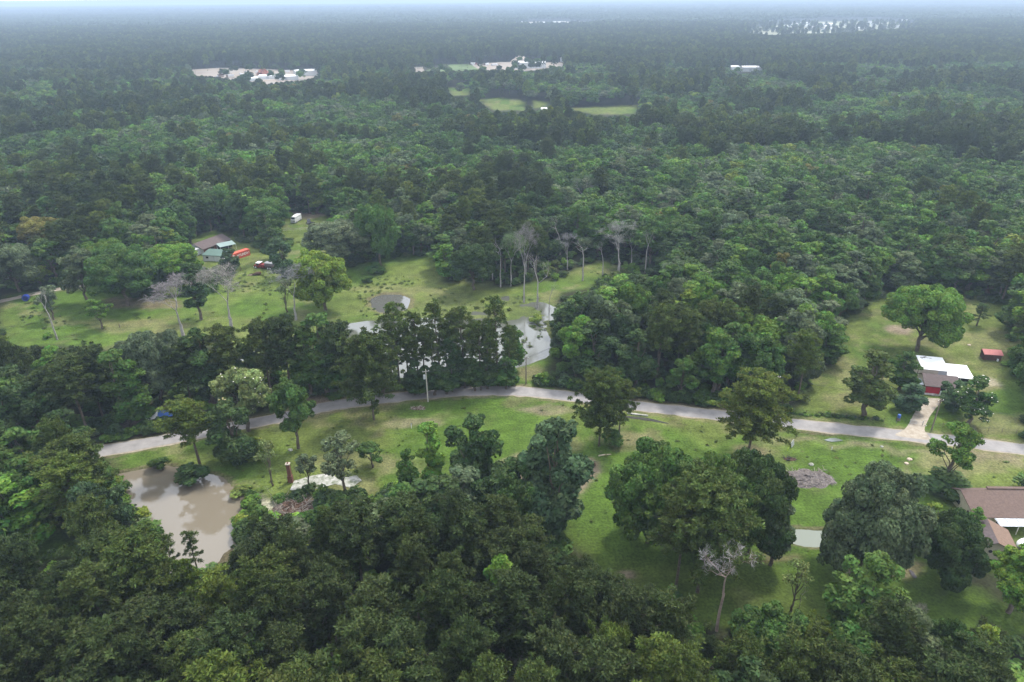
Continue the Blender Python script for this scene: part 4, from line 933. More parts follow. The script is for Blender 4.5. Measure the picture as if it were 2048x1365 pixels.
def openings(o, spec):
    for (nm, m, box_) in spec:
        q = MB(); q.box(*box_); p = q.make(nm, m, o)
        if nm == 'window':
            f = MB(); x0, y0, z0, x1, y1, z1 = box_
            if abs(x1-x0) > abs(y1-y0): f.box(x0-.1, y0-.03, z0-.12, x1+.1, y0-.003, z0-.02); f.box(x0-.1, y0-.03, z1+.02, x1+.1, y0-.003, z1+.1)
            else: f.box(x0-.03, y0-.1, z0-.12, x0-.003, y1+.1, z0-.02)
            f.make('sill', TRIM, p)

# white roofed house with the red wall
a, yaw, L = frame((1848, 786), (1914, 793)); HH = L
o = thing('white_roofed_house', 'house with white metal roofs behind, mauve front roof and a red wall facing the driveway', 'house', a, yaw)
gable(o, L, 6.6, 2.5, 1.5, SHINGP, TANW, ridge=.62, name='front_roof')
q = MB(); q.box(.0, -.07, .15, 3.7, -.004, 2.42); q.make('red_wall', REDW, o)
q = MB(); q.box(3.75, -.05, .1, 5.0, -.004, 2.3); dr = q.make('door_shade_panel', DARKV, o); q = MB(); q.box(3.85, -.11, .1, 4.5, -.06, 1.2); q.make('porch_item', WPAINT, dr)  # flat black panel on the wall, painted as the shade of a recess
q = MB(); q.box(-.2, -1.1, 0, 5.2, -.08, .14); q.make('step', CONC, o)
q = MB(); q.box(.6, 6.61, 0, 6.8, 13.2, 4.3); q.make('rear_wall', TANW, o); q = MB(); q.box(4.6, 6.55, 2.6, 6.82, 6.605, 4.2); q.make('grey_panel', GREYP, o)
q = MB(); q.slab((.2, 6.2, 4.35), (7.2, 6.2, 4.35), (7.2, 13.6, 4.95), (.2, 13.6, 4.95), .14); rr = q.make('rear_roof', WHITE, o)
q = MB()
for dx, dy, sx, sy in ((.8, 6.2, 1.4, .5), (1.8, 6.5, .9, .6), (2.6, 6.3, 1.3, .2), (1.0, 5.7, .5, .3), (3.3, 6.0, .7, .15)): q.slab((.2+dx, 6.2+dy, 4.36+dy*.081), (.2+dx+sx, 6.2+dy+.1, 4.37+dy*.081), (.2+dx+sx*.9, 6.2+dy+sy, 4.37+(dy+sy)*.081), (.2+dx+.1, 6.2+dy+sy*.8, 4.37+(dy+sy*.8)*.081), .012)
q.make('leaf_litter', mat('roof_litter', (0.10, .10, .09), .9, .4, 4), rr)
q = MB(); q.box(7.3, 7.4, 0, 13.2, 12.4, 2.75); q.make('side_wall', TANW, o)
q = MB(); q.slab((6.9, 5.6, 3.0), (13.7, 5.6, 3.0), (13.7, 12.9, 3.55), (6.9, 12.9, 3.55), .14); q.make('side_roof', WHITE, o)
q = MB(); q.box(9.8, 7.3, .05, 13.0, 7.38, 2.6); q.make('carport_shade_panel', DARKV, o)  # black panel before the wall, colour standing in for carport shade
for xx in (7.1, 10.2, 13.4): q = MB(); q.box(xx, 5.8, 0, xx+.14, 5.94, 2.85); q.make('post', TRIM, o)
q = MB(); q.slab((-2.6, .3, 2.25), (-.45, .3, 2.4), (-.45, 3.8, 2.5), (-2.6, 3.8, 2.35), .1); aw = q.make('awning', mat('blue_grey_roof', (0.17, .20, .24), .6, .15, 1), o)
for yy in (.5, 3.5): q = MB(); q.box(-2.5, yy, 0, -2.38, yy+.12, 2.2); q.make('awning_post', TRIM, aw)
# red roofed shed
a, yaw, L = frame((1966, 720), (2001, 722.5)); o = thing('garden_shed', 'brown board shed with a faded red roof on the back lawn', 'shed', a, yaw)
gable(o, L, 2.6, 2.0, .7, REDR, WOODB, ridge=.75, over=.25)
q = MB(); q.box(L-1.2, -.5, 0, L-.8, -.1, .7); q.make('white_bucket', WPAINT, o); q = MB(); q.box(1.0, -.06, .05, 1.9, -.004, 1.8); q.make('door', mat('shed_door', (0.09, .045, .035), .9, .3, 2), o)
# brown roofed house at the right edge, with its garage
a, yaw, L = frame((1944, 1052), (2060, 1061)); o = thing('brown_roofed_house', 'long brown shingle roofed house with cream gable end and milky porch roof', 'house', a, R(-2))
gable(o, 17, 9.0, 2.7, 1.9, SHING, CREAM, ridge=.66, over=.45)
q = MB(); q.slab((5.4, 6.2, 4.98), (17.4, 6.2, 4.98), (17.4, 6.9, 5.0), (5.4, 6.9, 5.0), .32); q.make('ridge_step', SHING, o)
q = MB(); q.slab((3.6, -2.6, 2.30), (11.4, -2.6, 2.30), (11.4, -.46, 2.52), (3.6, -.46, 2.52), .06); pr = q.make('porch_roof', SKYL, o)
for xx in (3.7, 5.6, 7.9, 10.0): q = MB(); q.box(xx, -2.6, 2.53, xx+.12, -.47, 2.60); q.make('rafter', GREYP, pr)
for xx in (3.8, 7.4, 11.1): q = MB(); q.box(xx, -2.5, 0, xx+.12, -2.38, 2.2); q.make('post', TRIM, o)
openings(o, [('window', GLASS, (-.04, 1.4, 1.0, -.004, 2.6, 2.0)), ('window', GLASS, (-.04, 5.4, 1.0, -.004, 6.6, 2.0)), ('window', GLASS, (6.2, -.04, 1.0, 7.6, -.004, 2.1)), ('door', DARKV, (4.6, -.04, .1, 5.5, -.004, 2.1))])
pA = G(1976, 1040, 4.6); pB = G(1996.3, 1083.3, 4.6); gy_ = math.atan2(pB[1]-pA[1], pB[0]-pA[0]); GL = math.hypot(pB[0]-pA[0], pB[1]-pA[1])
perp = np.array([-math.sin(gy_), math.cos(gy_), 0]); Wg = 7.6; org = np.array([pA[0], pA[1], 0])-perp*Wg/2
o = thing('garage', 'gabled garage with brown roof sides coloured as shaded and sunlit, cream gable end', 'garage', org, gy_)
w = MB(); Lg = GL
for x in (0.0, Lg-.16): w.prism([(x, 0, 0), (x, Wg, 0), (x, Wg, 2.7), (x, Wg/2, 4.45), (x, 0, 2.7)], (.16, 0, 0))
w.box(.16, 0, 0, Lg-.16, .16, 2.7); w.box(.16, Wg-.16, 0, Lg-.16, Wg, 2.7); w.make('wall', CREAM, o)
for nm, m, y0, y1 in (('shaded_roof_side', SHINGD, 0, -1), ('sunny_roof_side', mat('sunlit_shingle', (0.20, .135, .10), .95, .2, 2.2, wave=('X', 3, .15)), 1, 1)):  # one brown roof; its sunlit and shaded sides are painted as two tones
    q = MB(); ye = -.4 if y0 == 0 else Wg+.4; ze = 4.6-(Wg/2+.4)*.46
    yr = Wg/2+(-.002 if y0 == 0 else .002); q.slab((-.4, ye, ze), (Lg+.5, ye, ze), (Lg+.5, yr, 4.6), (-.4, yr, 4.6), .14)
    q.make('roof', m, o, label='roof side coloured as sunlit' if y0 == 1 else 'roof side coloured as shaded') if False else q.make('roof', m, o)
q = MB(); q.tube([(Lg-.02, Wg/2-.6, 1.9), (Lg+.1, Wg/2-.6, 1.9)], .35, 12); q.make('round_vent', DARKV, o)
o = thing('propane_tank', 'white rounded tank in the yard behind the garage', 'tank', G(2046, 1094), R(20)); q = MB(); q.ball((0, 0, 1.0), 1.0, 16, 9, (2.1, 1, .95)); q.make('shell', WPAINT, o, smooth=True)
for xx in (-1.1, 1.1): q = MB(); q.box(xx-.15, -.6, 0, xx+.15, .6, .35); q.make('foot', CONC, o)
o = thing('white_canopy', 'crumpled white sheeting beside the garage wall', 'tarpaulin', G(1946, 1104), R(70)); q = MB()
rg = random.Random(3)
for i in range(7): q.slab((i*.8, 0, 1+rg.random()*.5), (i*.8+.75, 0, 1.1+rg.random()*.5), (i*.8+.75, 1.0+rg.random()*.5, 1.2+rg.random()*.4), (i*.8, 1.2, 1+rg.random()*.4), .05)
q.make('sheet', PVC, o)
for xx in (.2, 5.2): q = MB(); q.box(xx, .3, 0, xx+.08, .38, 1.1); q.make('leg', GREYP, o)
# homestead behind the meadow: brick house, green shed, second shed, cottages
eA, eB = G(406, 498, 2.7), G(459, 478, 2.7); yw = math.atan2(eB[1]-eA[1], eB[0]-eA[0]); Lh = math.hypot(eB[0]-eA[0], eB[1]-eA[1])
o = thing('brick_house', 'brick house with mauve brown gable roof and white gable end', 'house', (eA[0], eA[1], 0), yw)
gable(o, Lh, 9.5, 2.6, 1.7, SHINGP, BRICK, over=.5)
q = MB(); q.prism([(-.09, .02, .05), (-.09, 9.48, .05), (-.09, 9.48, 2.6), (-.09, 4.75, 4.2), (-.09, .02, 2.6)], (.08, 0, 0)); q.make('gable_end', WSID, o)
openings(o, [('window', GLASS, (4, -.04, 1, 5.6, -.004, 2.1)), ('window', GLASS, (10, -.04, 1, 11.6, -.004, 2.1)), ('door', WPAINT, (7.4, -.04, .1, 8.4, -.004, 2.1))])
q = MB(); q.box(-5.6, 2.0, 0, -.12, 8.0, 2.4); q.slab((-6, 1.6, 2.6), (-.1, 1.6, 2.9), (-.1, 8.4, 2.9), (-6, 8.4, 2.6), .1); q.make('lean_to', WSID, o)
a, yaw, L = frame((407, 522), (446, 524)); o = thing('green_roofed_shed', 'white walled shed with a green metal roof left of the red container', 'shed', a, yaw)
gable(o, L, 7.5, 2.6, .7, GREENR, WSID, ridge=.8, over=.3); openings(o, [('door', GREYP, (L*.55, -.04, .05, L*.58, -.004, 2.4)), ('window', GLASS, (1.5, -.04, 1.2, 2.6, -.004, 2.0))])
a, yaw, L = frame((442, 505), (474, 498)); o = thing('open_shed', 'low open shelter with pale green roof between brick house and container', 'shelter', a, yaw)
q = MB(); q.slab((0, 0, 2.3), (L, 0, 2.3), (L, 5, 2.7), (0, 5, 2.7), .1); q.make('roof', GREENP, o)
for xx in (.1, L/2, L-.2):
    for yy in (.1, 4.8): q = MB(); q.box(xx, yy, 0, xx+.12, yy+.12, 2.2+yy*.07); q.make('post', TRIM, o)
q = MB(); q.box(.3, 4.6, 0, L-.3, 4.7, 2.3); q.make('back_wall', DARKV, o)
# container with white lettering
a, yaw, L = frame((466, 522.5), (501, 510.5)); o = thing('shipping_container', 'red shipping container with white lettering standing on the grass', 'container', a, yaw)
q = MB(); L = min(L, 12.2)
q.box(0, 0, .12, L, 2.44, 2.75); q.make('body', ORANGE, o)
q = MB()
for xx in (0, L-.14):
    for yy in (-.02, 2.34): q.box(xx-.02, yy, 0, xx+.16, yy+.14, 2.8)
q.box(.16, -.02, 2.66, L-.16, .08, 2.8); q.box(.16, -.02, .04, L-.16, .08, .2); q.make('frame', mat('container_frame', (0.55, .10, .06), .5, .15, 1), o)
q = MB(); q.box(-.05, .25, .3, -.006, 1.15, 2.6); q.make('door', ORANGE, o); q = MB(); q.box(-.05, 1.25, .3, -.006, 2.2, 2.6); q.make('door', ORANGE, o)
GL_ = {'H': [(0,0,0,1),(1,0,1,1),(0,.5,1,.5)], 'Y': [(0,1,.5,.5),(1,1,.5,.5),(.5,.5,.5,0)], 'U': [(0,1,0,0),(0,0,1,0),(1,0,1,1)], 'N': [(0,0,0,1),(0,1,1,0),(1,0,1,1)], 'D': [(0,0,0,1),(0,1,.7,1),(.7,1,1,.6),(1,.6,1,.4),(1,.4,.7,0),(.7,0,0,0)], 'A': [(0,0,.5,1),(.5,1,1,0),(.25,.4,.75,.4)], 'I': [(.5,0,.5,1)]}
q = MB(); X = 2.6
for ch in 'HYUNDAI':
    for (x0, z0, x1, z1) in GL_[ch]:
        ax_, az_, bx_, bz_ = X+x0*.62, 1.05+z0*.95, X+x1*.62, 1.05+z1*.95; dx, dz = bx_-ax_, bz_-az_; l = math.hypot(dx, dz); nx_, nz_ = -dz/l*.09, dx/l*.09
        q.prism([(ax_+nx_, -.012, az_+nz_), (bx_+nx_, -.012, bz_+nz_), (bx_-nx_, -.012, bz_-nz_), (ax_-nx_, -.012, az_-nz_)], (0, -.01, 0))
    X += .92
q.make('lettering', LETW, o); q = MB(); q.box(.35, -.03, 1.9, 1.2, -.004, 2.4); q.make('label_panel', LETW, o)

def wheels(o, xs_, W, r, m=RUBBER, rim=GREYP):
    for xx in xs_:
        for yy in (-.03, W-.22):
            q = MB(); q.tube([(xx, yy, r), (xx, yy+.25, r)], r, 14); wv = q.make('wheel', m, o)
            q = MB(); yy2 = yy-.02 if yy < W/2 else yy+.24; q.tube([(xx, yy2, r), (xx, yy2+.03, r)], r*.6, 12); q.make('rim', rim, wv)
# old fire truck
a, yaw, L = frame((508, 537), (547, 543)); o = thing('fire_truck', 'derelict dark red tanker fire truck with white cab roof and silver tank top', 'fire truck', a, yaw+R(6))
q = MB(); q.box(0, 0, .55, 1.1, 2.3, 1.35); q.make('bonnet', FIRE, o, bevel=.08); q = MB(); q.box(1.12, 0, .55, 2.9, 2.3, 2.3); cb = q.make('cab', FIRE, o, bevel=.08)
q = MB(); q.box(1.0, -.05, 2.31, 3.0, 2.35, 2.5); q.make('cab_roof', WPAINT, o, bevel=.05); q = MB(); q.box(1.4, -.03, 1.5, 2.5, -.004, 2.15); q.make('side_window', GLASS, cb); q = MB(); q.box(1.08, .2, 1.5, 1.117, 2.1, 2.2); q.make('windscreen', GLASS, cb)
q = MB(); q.box(2.95, .1, .5, 9.0, 2.2, .75); q.make('chassis', RUST, o); q = MB(); q.box(3.3, 0, .78, 5.0, 2.3, 1.9); q.make('pump_box', FIRE, o, bevel=.05)
q = MB(); q.tube([(5.1, 1.15, 1.75), (9.0, 1.15, 1.75)], 1.0, 18); q.make('tank', mat('tank_side', (0.16, .13, .14), .5, .3, 1), o, smooth=False)
q = MB(); q.slab((5.0, .1, 2.74), (9.1, .1, 2.74), (9.1, 2.2, 2.80), (5.0, 2.2, 2.80), .12); tk = q.make('tank_top', STEEL, o)
for i in range(8): q = MB(); q.box(5.3+i*.5, .1, 2.81, 5.36+i*.5, 2.2, 2.88); q.make('rib', STEEL, tk)
q = MB(); q.box(-.25, .1, .5, -.02, 2.2, .7); q.make('bumper', WPAINT, o); wheels(o, (.9, 6.6, 7.8), 2.3, .55, rim=WPAINT)
o = thing('scrap_log', 'dark brown rusty log shaped scrap lying in front of the fire truck', 'scrap', G(497, 552), R(8)); q = MB(); rg = random.Random(5)
q.tube([(0, 0, .3), (1.2, .1, .35), (2.2, 0, .55), (3.6, .1, .75), (4.8, 0, .75), (5.0, 0, .6)], [.15, .25, .45, .7, .75, .3], 10); q.make('hulk', RUST, o); q = MB(); q.tube([(-.6, .1, .2), (1.6, -.3, .35)], .13, 6); q.make('pale_stake', PALEB, o)
def car(label, px, py, yaw, body, L=4.6, W=1.8, H=1.45, pickup=False, kind='parked_car', cat='car'):
    o = thing(kind, label, cat, G(px, py), yaw); q = MB(); q.box(0, 0, .35, L, W, .88); b_ = q.make('body', body, o, bevel=.09)
    x0, x1 = (1.3, 2.9) if pickup else (1.1, L-.7)
    q = MB(); n = 4; lo = [(x0, .08, .89), (x1, .08, .89), (x1, W-.08, .89), (x0, W-.08, .89)]; hi = [(x0+.45, .22, H), (x1-.3, .22, H), (x1-.3, W-.22, H), (x0+.45, W-.22, H)]
    q.v = lo+hi; q.f = [(0, 1, 5, 4), (1, 2, 6, 5), (2, 3, 7, 6), (3, 0, 4, 7)]; q.make('windows', GLASS, o)
    q = MB(); q.box(x0+.42, .2, H+.003, x1-.27, W-.2, H+.07); q.make('roof', body, o)
    if pickup: q = MB(); q.box(3.0, .15, .885, L-.15, W-.15, .91); q.make('bed', DARKV, b_)
    wheels(o, (.85, L-.9), W, .34)
    for yy in (.12, W-.42): q = MB(); q.box(-.02, yy, .6, .0, yy+.3, .75); q.make('headlight', LETW, o)
    return o
car('dark blue pickup parked under the white homestead carport', 304, 526, R(14), BLUEP, 5.2, 1.9, 1.75, True, 'pickup_truck', 'pickup')
car('white car half hidden under the tree at the end of the lane', 160, 573, R(20), WPAINT, 4.5)
car('black car standing before the white one at the lane', 145, 575, R(60), mat('black_paint', (0.015, .015, .018), .3, .2, 1, spec=.6), 4.3)
car('dark car in the shade beside the far cottages', 66, 517, R(15), mat('black_paint', (0.015, .015, .018), .3, .2, 1), 4.4)
car('dark van with pale roof parked beside the motorhome', 622, 449, R(105), mat('dark_grey_paint', (0.06, .065, .075), .35, .2, 1, spec=.6), 4.8, 1.9, 1.8)
car('low dark car at the edge of the trees near the motorhome', 636, 451, R(160), mat('black_paint', (0.015, .015, .018), .3, .2, 1), 4.4)
o = thing('motorhome', 'white motorhome with dark windscreen parked under the trees', 'motorhome', G(591, 448), R(78))
q = MB(); q.box(0, 0, .45, 7.0, 2.5, 2.0); q.make('lower_body', WPAINT, o, bevel=.1); q = MB(); q.box(.5, .05, 2.02, 7.0, 2.45, 3.3); up = q.make('upper_body', WPAINT, o, bevel=.12)
q = MB(); q.box(.44, .3, 2.1, .49, 2.2, 3.0); q.make('windscreen', GLASS, up); q = MB(); q.box(-.05, .2, 1.1, -.005, 2.3, 1.35); q.make('grille', DARKV, o); q = MB(); q.box(-.12, .0, .5, -.06, 2.5, .7); q.make('bumper', GREYP, o); wheels(o, (1.2, 5.4), 2.5, .45)
# carport and cottages left
a, yaw, L = frame((287, 524), (330, 519)); o = thing('carport', 'white framed carport behind the blue pickup', 'carport', a+np.array([0, 4, 0]), yaw+R(10))
q = MB(); q.slab((0, 0, 2.5), (5.5, 0, 2.5), (5.5, 6, 2.8), (0, 6, 2.8), .1); q.make('roof', WHITE, o); q = MB(); q.box(6.0, 0, 0, 10, 5, 2.6); q.make('store_room', WSID, o)
for xx in (.1, 5.2):
    for yy in (.1, 5.7): q = MB(); q.box(xx, yy, 0, xx+.12, yy+.12, 2.38+yy*.05); q.make('post', TRIM, o)
def cottage(label, pa, pb, W, H, roofm, wallm, kind='cottage'):
    a, yaw, L = frame(pa, pb); o = thing(kind, label, 'cottage', a, yaw); gable(o, L, W, H, 1.4, roofm, wallm); openings(o, [('window', GLASS, (L*.2, -.04, 1, L*.2+1.1, -.004, 2)), ('door', GREYP, (L*.6, -.04, .1, L*.6+.9, -.004, 2.1))]); return o
cottage('grey roofed cottage showing between the leafy trees', (243, 510), (264, 508), 8, 2.6, GREYR, TANW)
cottage('pale grey cottage at the far left behind the lane trees', (22, 514), (52, 508), 7, 2.5, GREYR, WSID)
cottage('low dark roofed cottage behind the yellow topped tree', (84, 516), (104, 508), 7, 2.5, SHINGD, WSID)
cottage('brown roofed cabin deep in the trees behind the homestead', (326, 452), (350, 449), 7, 2.6, SHINGP, TANW)
o = thing('white_propane_tank', 'little white tank on the grass at the left end of the lane', 'tank', G(13, 558), R(10)); q = MB(); q.ball((0, 0, .9), .9, 14, 8, (1.7, 1, 1)); q.make('shell', WPAINT, o, smooth=True); q = MB(); q.box(-.9, -.4, 0, .9, .4, .15); q.make('foot', CONC, o)
o = thing('blue_drum', 'big round dark blue drum lying beside the lane', 'drum', G(52, 603), R(15)); q = MB(); q.tube([(0, 0, 1.15), (0, 1.5, 1.15)], 1.15, 20); q.make('body', BLUEP, o); q = MB(); q.tube([(0, -.04, 1.15), (0, -.01, 1.15)], .8, 18); q.make('lid', mat('darker_blue', (0.015, .03, .16), .5, .2, 1), o)
# dome in the forest
o = thing('white_dome', 'small white dome roof showing in a gap of the forest', 'dome', G(893, 416), 0); q = MB(); q.tube([(0, 0, 0), (0, 0, 5)], 4.0, 20); q.make('wall', WSID, o); q = MB(); q.ball((0, 0, 5), 4.2, 20, 10, (1, 1, .8)); q.make('cap', WPAINT, o, smooth=True)
# blue and white roofed shelter by the road
a, yaw, L = frame((297, 853), (344, 845)); o = thing('roadside_shelter', 'low shelter with half white half blue sheet roof beside the road', 'shelter', a, yaw)
for nm, m, x0, x1 in (('white_roof_sheet', PVC, -.2, 2.5), ('blue_roof_sheet', TARPB, 2.502, 7.2)):
    q = MB(); q.slab((x0, -.3, 2.1), (x1, -.3, 2.1), (x1, 3.0, 2.5), (x0, 3.0, 2.5), .07); q.make(nm, m, o)
for xx in (0, 3.4, 6.9):
    for yy in (0, 2.6): q = MB(); q.box(xx, yy, 0, xx+.1, yy+.1, 2.04+yy*.12); q.make('post', POLEW, o)
q = MB(); q.box(.2, 2.45, 0, 6.8, 2.55, 2.2); q.make('back_wall', WOODB, o)
# trailer and white yard light on the shaded left bank
o = thing('trailer', 'small pale grey box trailer on the shaded lawn', 'trailer', G(55, 1068), R(22)); q = MB(); q.box(0, 0, .5, 3.0, 1.7, 1.7); q.make('box', GREYP, o, bevel=.08); q = MB(); q.box(.05, .05, 1.71, 2.95, 1.65, 1.85); t_ = q.make('roof', WPAINT, o)
for xx in (.5, 1.6): q = MB(); q.box(xx, .5, 1.86, xx+.6, 1.1, 1.93); q.make('hatch', mat('dark_grey_paint', (0.06, .065, .075), .35, .2, 1), t_)
wheels(o, (1.5,), 1.7, .32); q = MB(); q.tube([(-1.2, .85, .5), (0, .85, .55)], .05, 6); q.make('drawbar', STEEL, o)
# poles and wires
def pole(px, pb, pt, label, m=POLEW, can=False, arm=True, r=.19, yaw=.3):
    B = G(px, pb); h = height_at(px, pb, pt); o = thing('utility_pole', label, 'utility pole', B, yaw)
    q = MB(); q.tube([(0, 0, 0), (0, 0, h*.5), (0, 0, h)], [r, r*.85, r*.65], 10); q.make('pole', m, o)
    if arm: q = MB(); q.box(-.9, -.06, h-.75, .9, .06, h-.6); aa = q.make('crossarm', m, o); q = MB(); [q.tube([(xx, 0, h-.59), (xx, 0, h-.38)], .06, 6) for xx in (-.8,)]; q.make('insulator', WPAINT, aa); q = MB(); q.tube([(.8, 0, h-.59), (.8, 0, h-.38)], .06, 6); q.make('insulator', WPAINT, aa)
    if can: q = MB(); q.tube([(-.52, 0, h-2.9), (-.52, 0, h-1.7)], .32, 12); cc = q.make('transformer', mat('pale_grey', (0.55, .57, .6), .5, .1, 1), o); q = MB(); q.tube([(-.52, 0, h-1.69), (-.52, 0, h-1.45)], .07, 6); q.make('bushing', WPAINT, cc)
    return np.array([B[0], B[1], h])
p1 = pole(856, 804, 739, 'pale utility pole with grey transformer on the lawn side of the road', POLEP, True)
p2 = pole(1052, 769, 714, 'slim dark pole on the grass beside the flood water'); p3 = pole(1185, 744, 646, 'tall thin pole among trees at the wood edge', POLEW, arm=False, r=.13)
p4 = pole(1543, 822, 751, 'pale leaning utility pole behind the broad roadside pine', POLEP); p5 = pole(1863, 860, 798, 'dark utility pole beside the gravel driveway')
p6 = pole(1830, 763, 728, 'dark pole with a yard light beside the red walled house', POLEW, False, False, .13); pole(1837, 760, 735, 'short pale post close to the dark yard light pole', POLEP, False, False, .1)
p7 = pole(38, 493, 466, 'pole with white transformer before the far left trees', POLEW, True, False, .16); p8 = pole(86, 1062, 993, 'thin pole with white box on the shaded left lawn', POLEW, False, False, .1)
o = thing('yard_light', 'white yard light box near the top of the thin left pole', 'yard light', p8+np.array([-.55, -.3, -1.9])); q = MB(); q.box(-.35, -.25, 0, .35, .25, 1.1); q.make('box', WPAINT, o, bevel=.05); q = MB(); q.box(-.1, -.5, 1.12, .4, .2, 1.4); q.make('hood', PVC, o)
o = thing('lamp', 'round white lamp on the dark pole by the house', 'lamp', p6+np.array([-.6, 0, -.3])); q = MB(); q.ball((0, 0, 0), .35, 12, 8); q.make('globe', PVC, o, smooth=True); q = MB(); q.tube([(0, 0, .1), (.55, 0, .1)], .04, 6); q.make('bracket', POLEW, o)
def wire(A_, B_, sag, label, off=0.0, r=.022):
    P_ = [tuple(A_*(1-t)+B_*t+np.array([0, off, -.5-4*sag*t*(1-t)])) for t in np.linspace(0, 1, 22)]
    q = MB(); q.tube(P_, r, 4, cap=False); q.make('power_line', WIRE, label=label, cat='power line', group='power lines along the road')
pl = G(420, 880); pl[2] = 9
for off, w_s in ((0, 'upper'), (.5, 'lower')):
    wire(p1, p2, .8, f'{w_s} wire from the transformer pole to the slim dark pole', off-.8*(off > 0)); wire(p2, p3, .7, f'{w_s} wire from the slim dark pole to the tall pale pole', off)
    wire(p3*np.array([1, 1, .6])+np.array([0, 0, 0]), p4, 1.2, f'{w_s} wire from the tall pale pole to the leaning pole', off); wire(p4, p5, 1.0, f'{w_s} wire from the leaning pole to the driveway pole', off)
    e = G(2120, 905); e[2] = p5[2]; wire(p5, e, .9, f'{w_s} wire leaving the driveway pole along the road', off); wire(p1, pl, 1.0, f'{w_s} wire from the transformer pole into the roadside trees', off)
e = G(-60, 1130); e[2] = 7; wire(p8*np.array([1, 1, .75]), e, .5, 'dark wire leaving the thin pole above the trailer')
# fences
def fence(pts, label, h=1.2, gap=3.0, m=POLEW, rails=(.35, .75, 1.1), rr=.022, pr=.06):
    L_ = smoothline([G(*p) for p in pts], 1.0); c0 = L_[0]; o = thing('fence', label, 'fence', c0); acc = 0; last = None; ps = []
    for p in L_:
        if last is None or np.linalg.norm(p-last) >= gap: ps.append(p-c0); last = p
    for p in ps: q = MB(); q.tube([(p[0], p[1], 0), (p[0], p[1], h)], pr, 6); q.make('post', m, o)
    q = MB()
    for z in rails: q.tube([(p[0], p[1], z) for p in ps], rr, 4, cap=False)
    q.make('wires', WIRE if rr < .04 else m, o); return o
fence([(1562,823.5),(1620,829),(1684,834.5),(1758,843),(1817,848.5)], 'post and wire fence between the road and the left half of the yard')
fence([(1856,851.5),(1915,857.5),(1985,864),(2060,870)], 'post and wire fence right of the gravel driveway')
fence([(560,464),(600,462),(640,457),(668,455)], 'grey rail fence behind the far strip of grass', 1.3, 2.6, POLEP, (.6, 1.2), .06, .08)
a, yaw, L = frame((1819, 848.5), (1845, 851)); o = thing('gate', 'pipe gate across the gravel driveway', 'gate', a, yaw)
for xx in (0, L): q = MB(); q.tube([(xx, 0, 0), (xx, 0, 1.5)], .08, 8); q.make('gate_post', STEEL, o)
for xx in (.1, L/2+.05): q = MB(); [q.tube([(xx, 0, z), (xx+L/2-.2, 0, z)], .03, 6) for z in (.3, .75, 1.2)]; q.tube([(xx, 0, .3), (xx, 0, 1.2)], .03, 6); q.tube([(xx+L/2-.2, 0, .3), (xx+L/2-.2, 0, 1.2)], .03, 6); q.make('gate_leaf', STEEL, o)
o = thing('blue_barrel', 'blue plastic barrel on a stand behind the fence by the gate', 'barrel', G(1796, 841)); q = MB(); q.box(-.35, -.35, 0, .35, .35, .8); q.make('stand', POLEW, o); q = MB(); q.tube([(0, 0, .81), (0, 0, 1.0), (0, 0, 1.6), (0, 0, 1.75)], [.36, .42, .42, .36], 14); q.make('drum', mat('bright_blue', (0.05, .12, .42), .5, .1, 1), o)
# concrete slab, chimney, brush and other debris on the lawn
sl_ = sheet('concrete_slab', [(582,981),(588,962),(640,950),(663,946),(672,958),(712,952),(722,962),(700,976),(668,968),(640,977)], CONC, .09, 'cracked white concrete slab overgrown with moss', rag=.8, step=.6, kind='structure')
o = thing('brick_chimney', 'lone red brick chimney at the end of the concrete slab', 'chimney', G(582, 964)); q = MB(); q.box(-.55, -.45, 0, .55, .45, 1.8); q.box(-.4, -.35, 1.801, .4, .35, 5.0); q.make('stack', BRICK, o); q = MB(); q.box(-.5, -.45, 5.003, .5, .45, 5.25); cp = q.make('cap', TANW, o); q = MB(); q.box(-.18, -.15, 5.255, .18, .15, 5.5); q.make('flue', BRICK, cp)
def heap(label, px, py, rx, ry, rz, m, sticks=0, smat=None, name='brush_pile', cat='brush pile', seed=1, slen=2.2):
    o = thing(name, label, cat, G(px, py), 0); rg = random.Random(seed); q = MB(); n1_, n2_ = 28, 7
    for j in range(n2_+1):
        for i in range(n1_):
            a_ = 2*math.pi*i/n1_; f = 1-j/n2_; k = 1+rg.uniform(-.16, .16); q.v.append((rx*f*math.cos(a_)*k, ry*f*math.sin(a_)*k, -.05 if j == 0 else rz*(1-f*f)*rg.uniform(.6, 1.2)))
    for j in range(n2_):
        for i in range(n1_): q.f.append((j*n1_+i, j*n1_+(i+1) % n1_, (j+1)*n1_+(i+1) % n1_, (j+1)*n1_+i))
    q.make('heap', m, o)
    if sticks:
        q = MB()
        for i in range(sticks):
            x, y_ = rg.uniform(-rx, rx)*.8, rg.uniform(-ry, ry)*.8; a_, e_ = rg.uniform(0, 6.28), rg.uniform(-.1, .8); l = slen*rg.uniform(.4, 1.2)
            z = rz*.5*rg.random(); q.tube([(x, y_, z), (x+l*.5*math.cos(a_)*math.cos(e_), y_+l*.5*math.sin(a_)*math.cos(e_), z+l*.5*math.sin(e_)+rg.uniform(0, .15)), (x+l*math.cos(a_)*math.cos(e_), y_+l*math.sin(a_)*math.cos(e_), z+l*math.sin(e_))], [.07, .05, .02], 4)
        q.make('sticks', smat or BRUSH, o)
    return o
heap('pile of uprooted grey roots and brush beside the concrete slab', 586, 1016, 4.2, 3.2, 1.3, RUST, 260, BRUSH, seed=2)
heap('burnt brush heap of ash and sticks on the open lawn', 1616, 958, 6.2, 3.6, .7, ASHM, 240, BRUSH, 'burnt_heap', 'heap', 3, 1.4)
heap('pale pile of cut wood below the narrow end of the muddy pond', 376, 1163, 2.4, 2.2, 1.2, PALEB, 90, PALEB, 'wood_pile', 'wood pile', 4, 1.5)
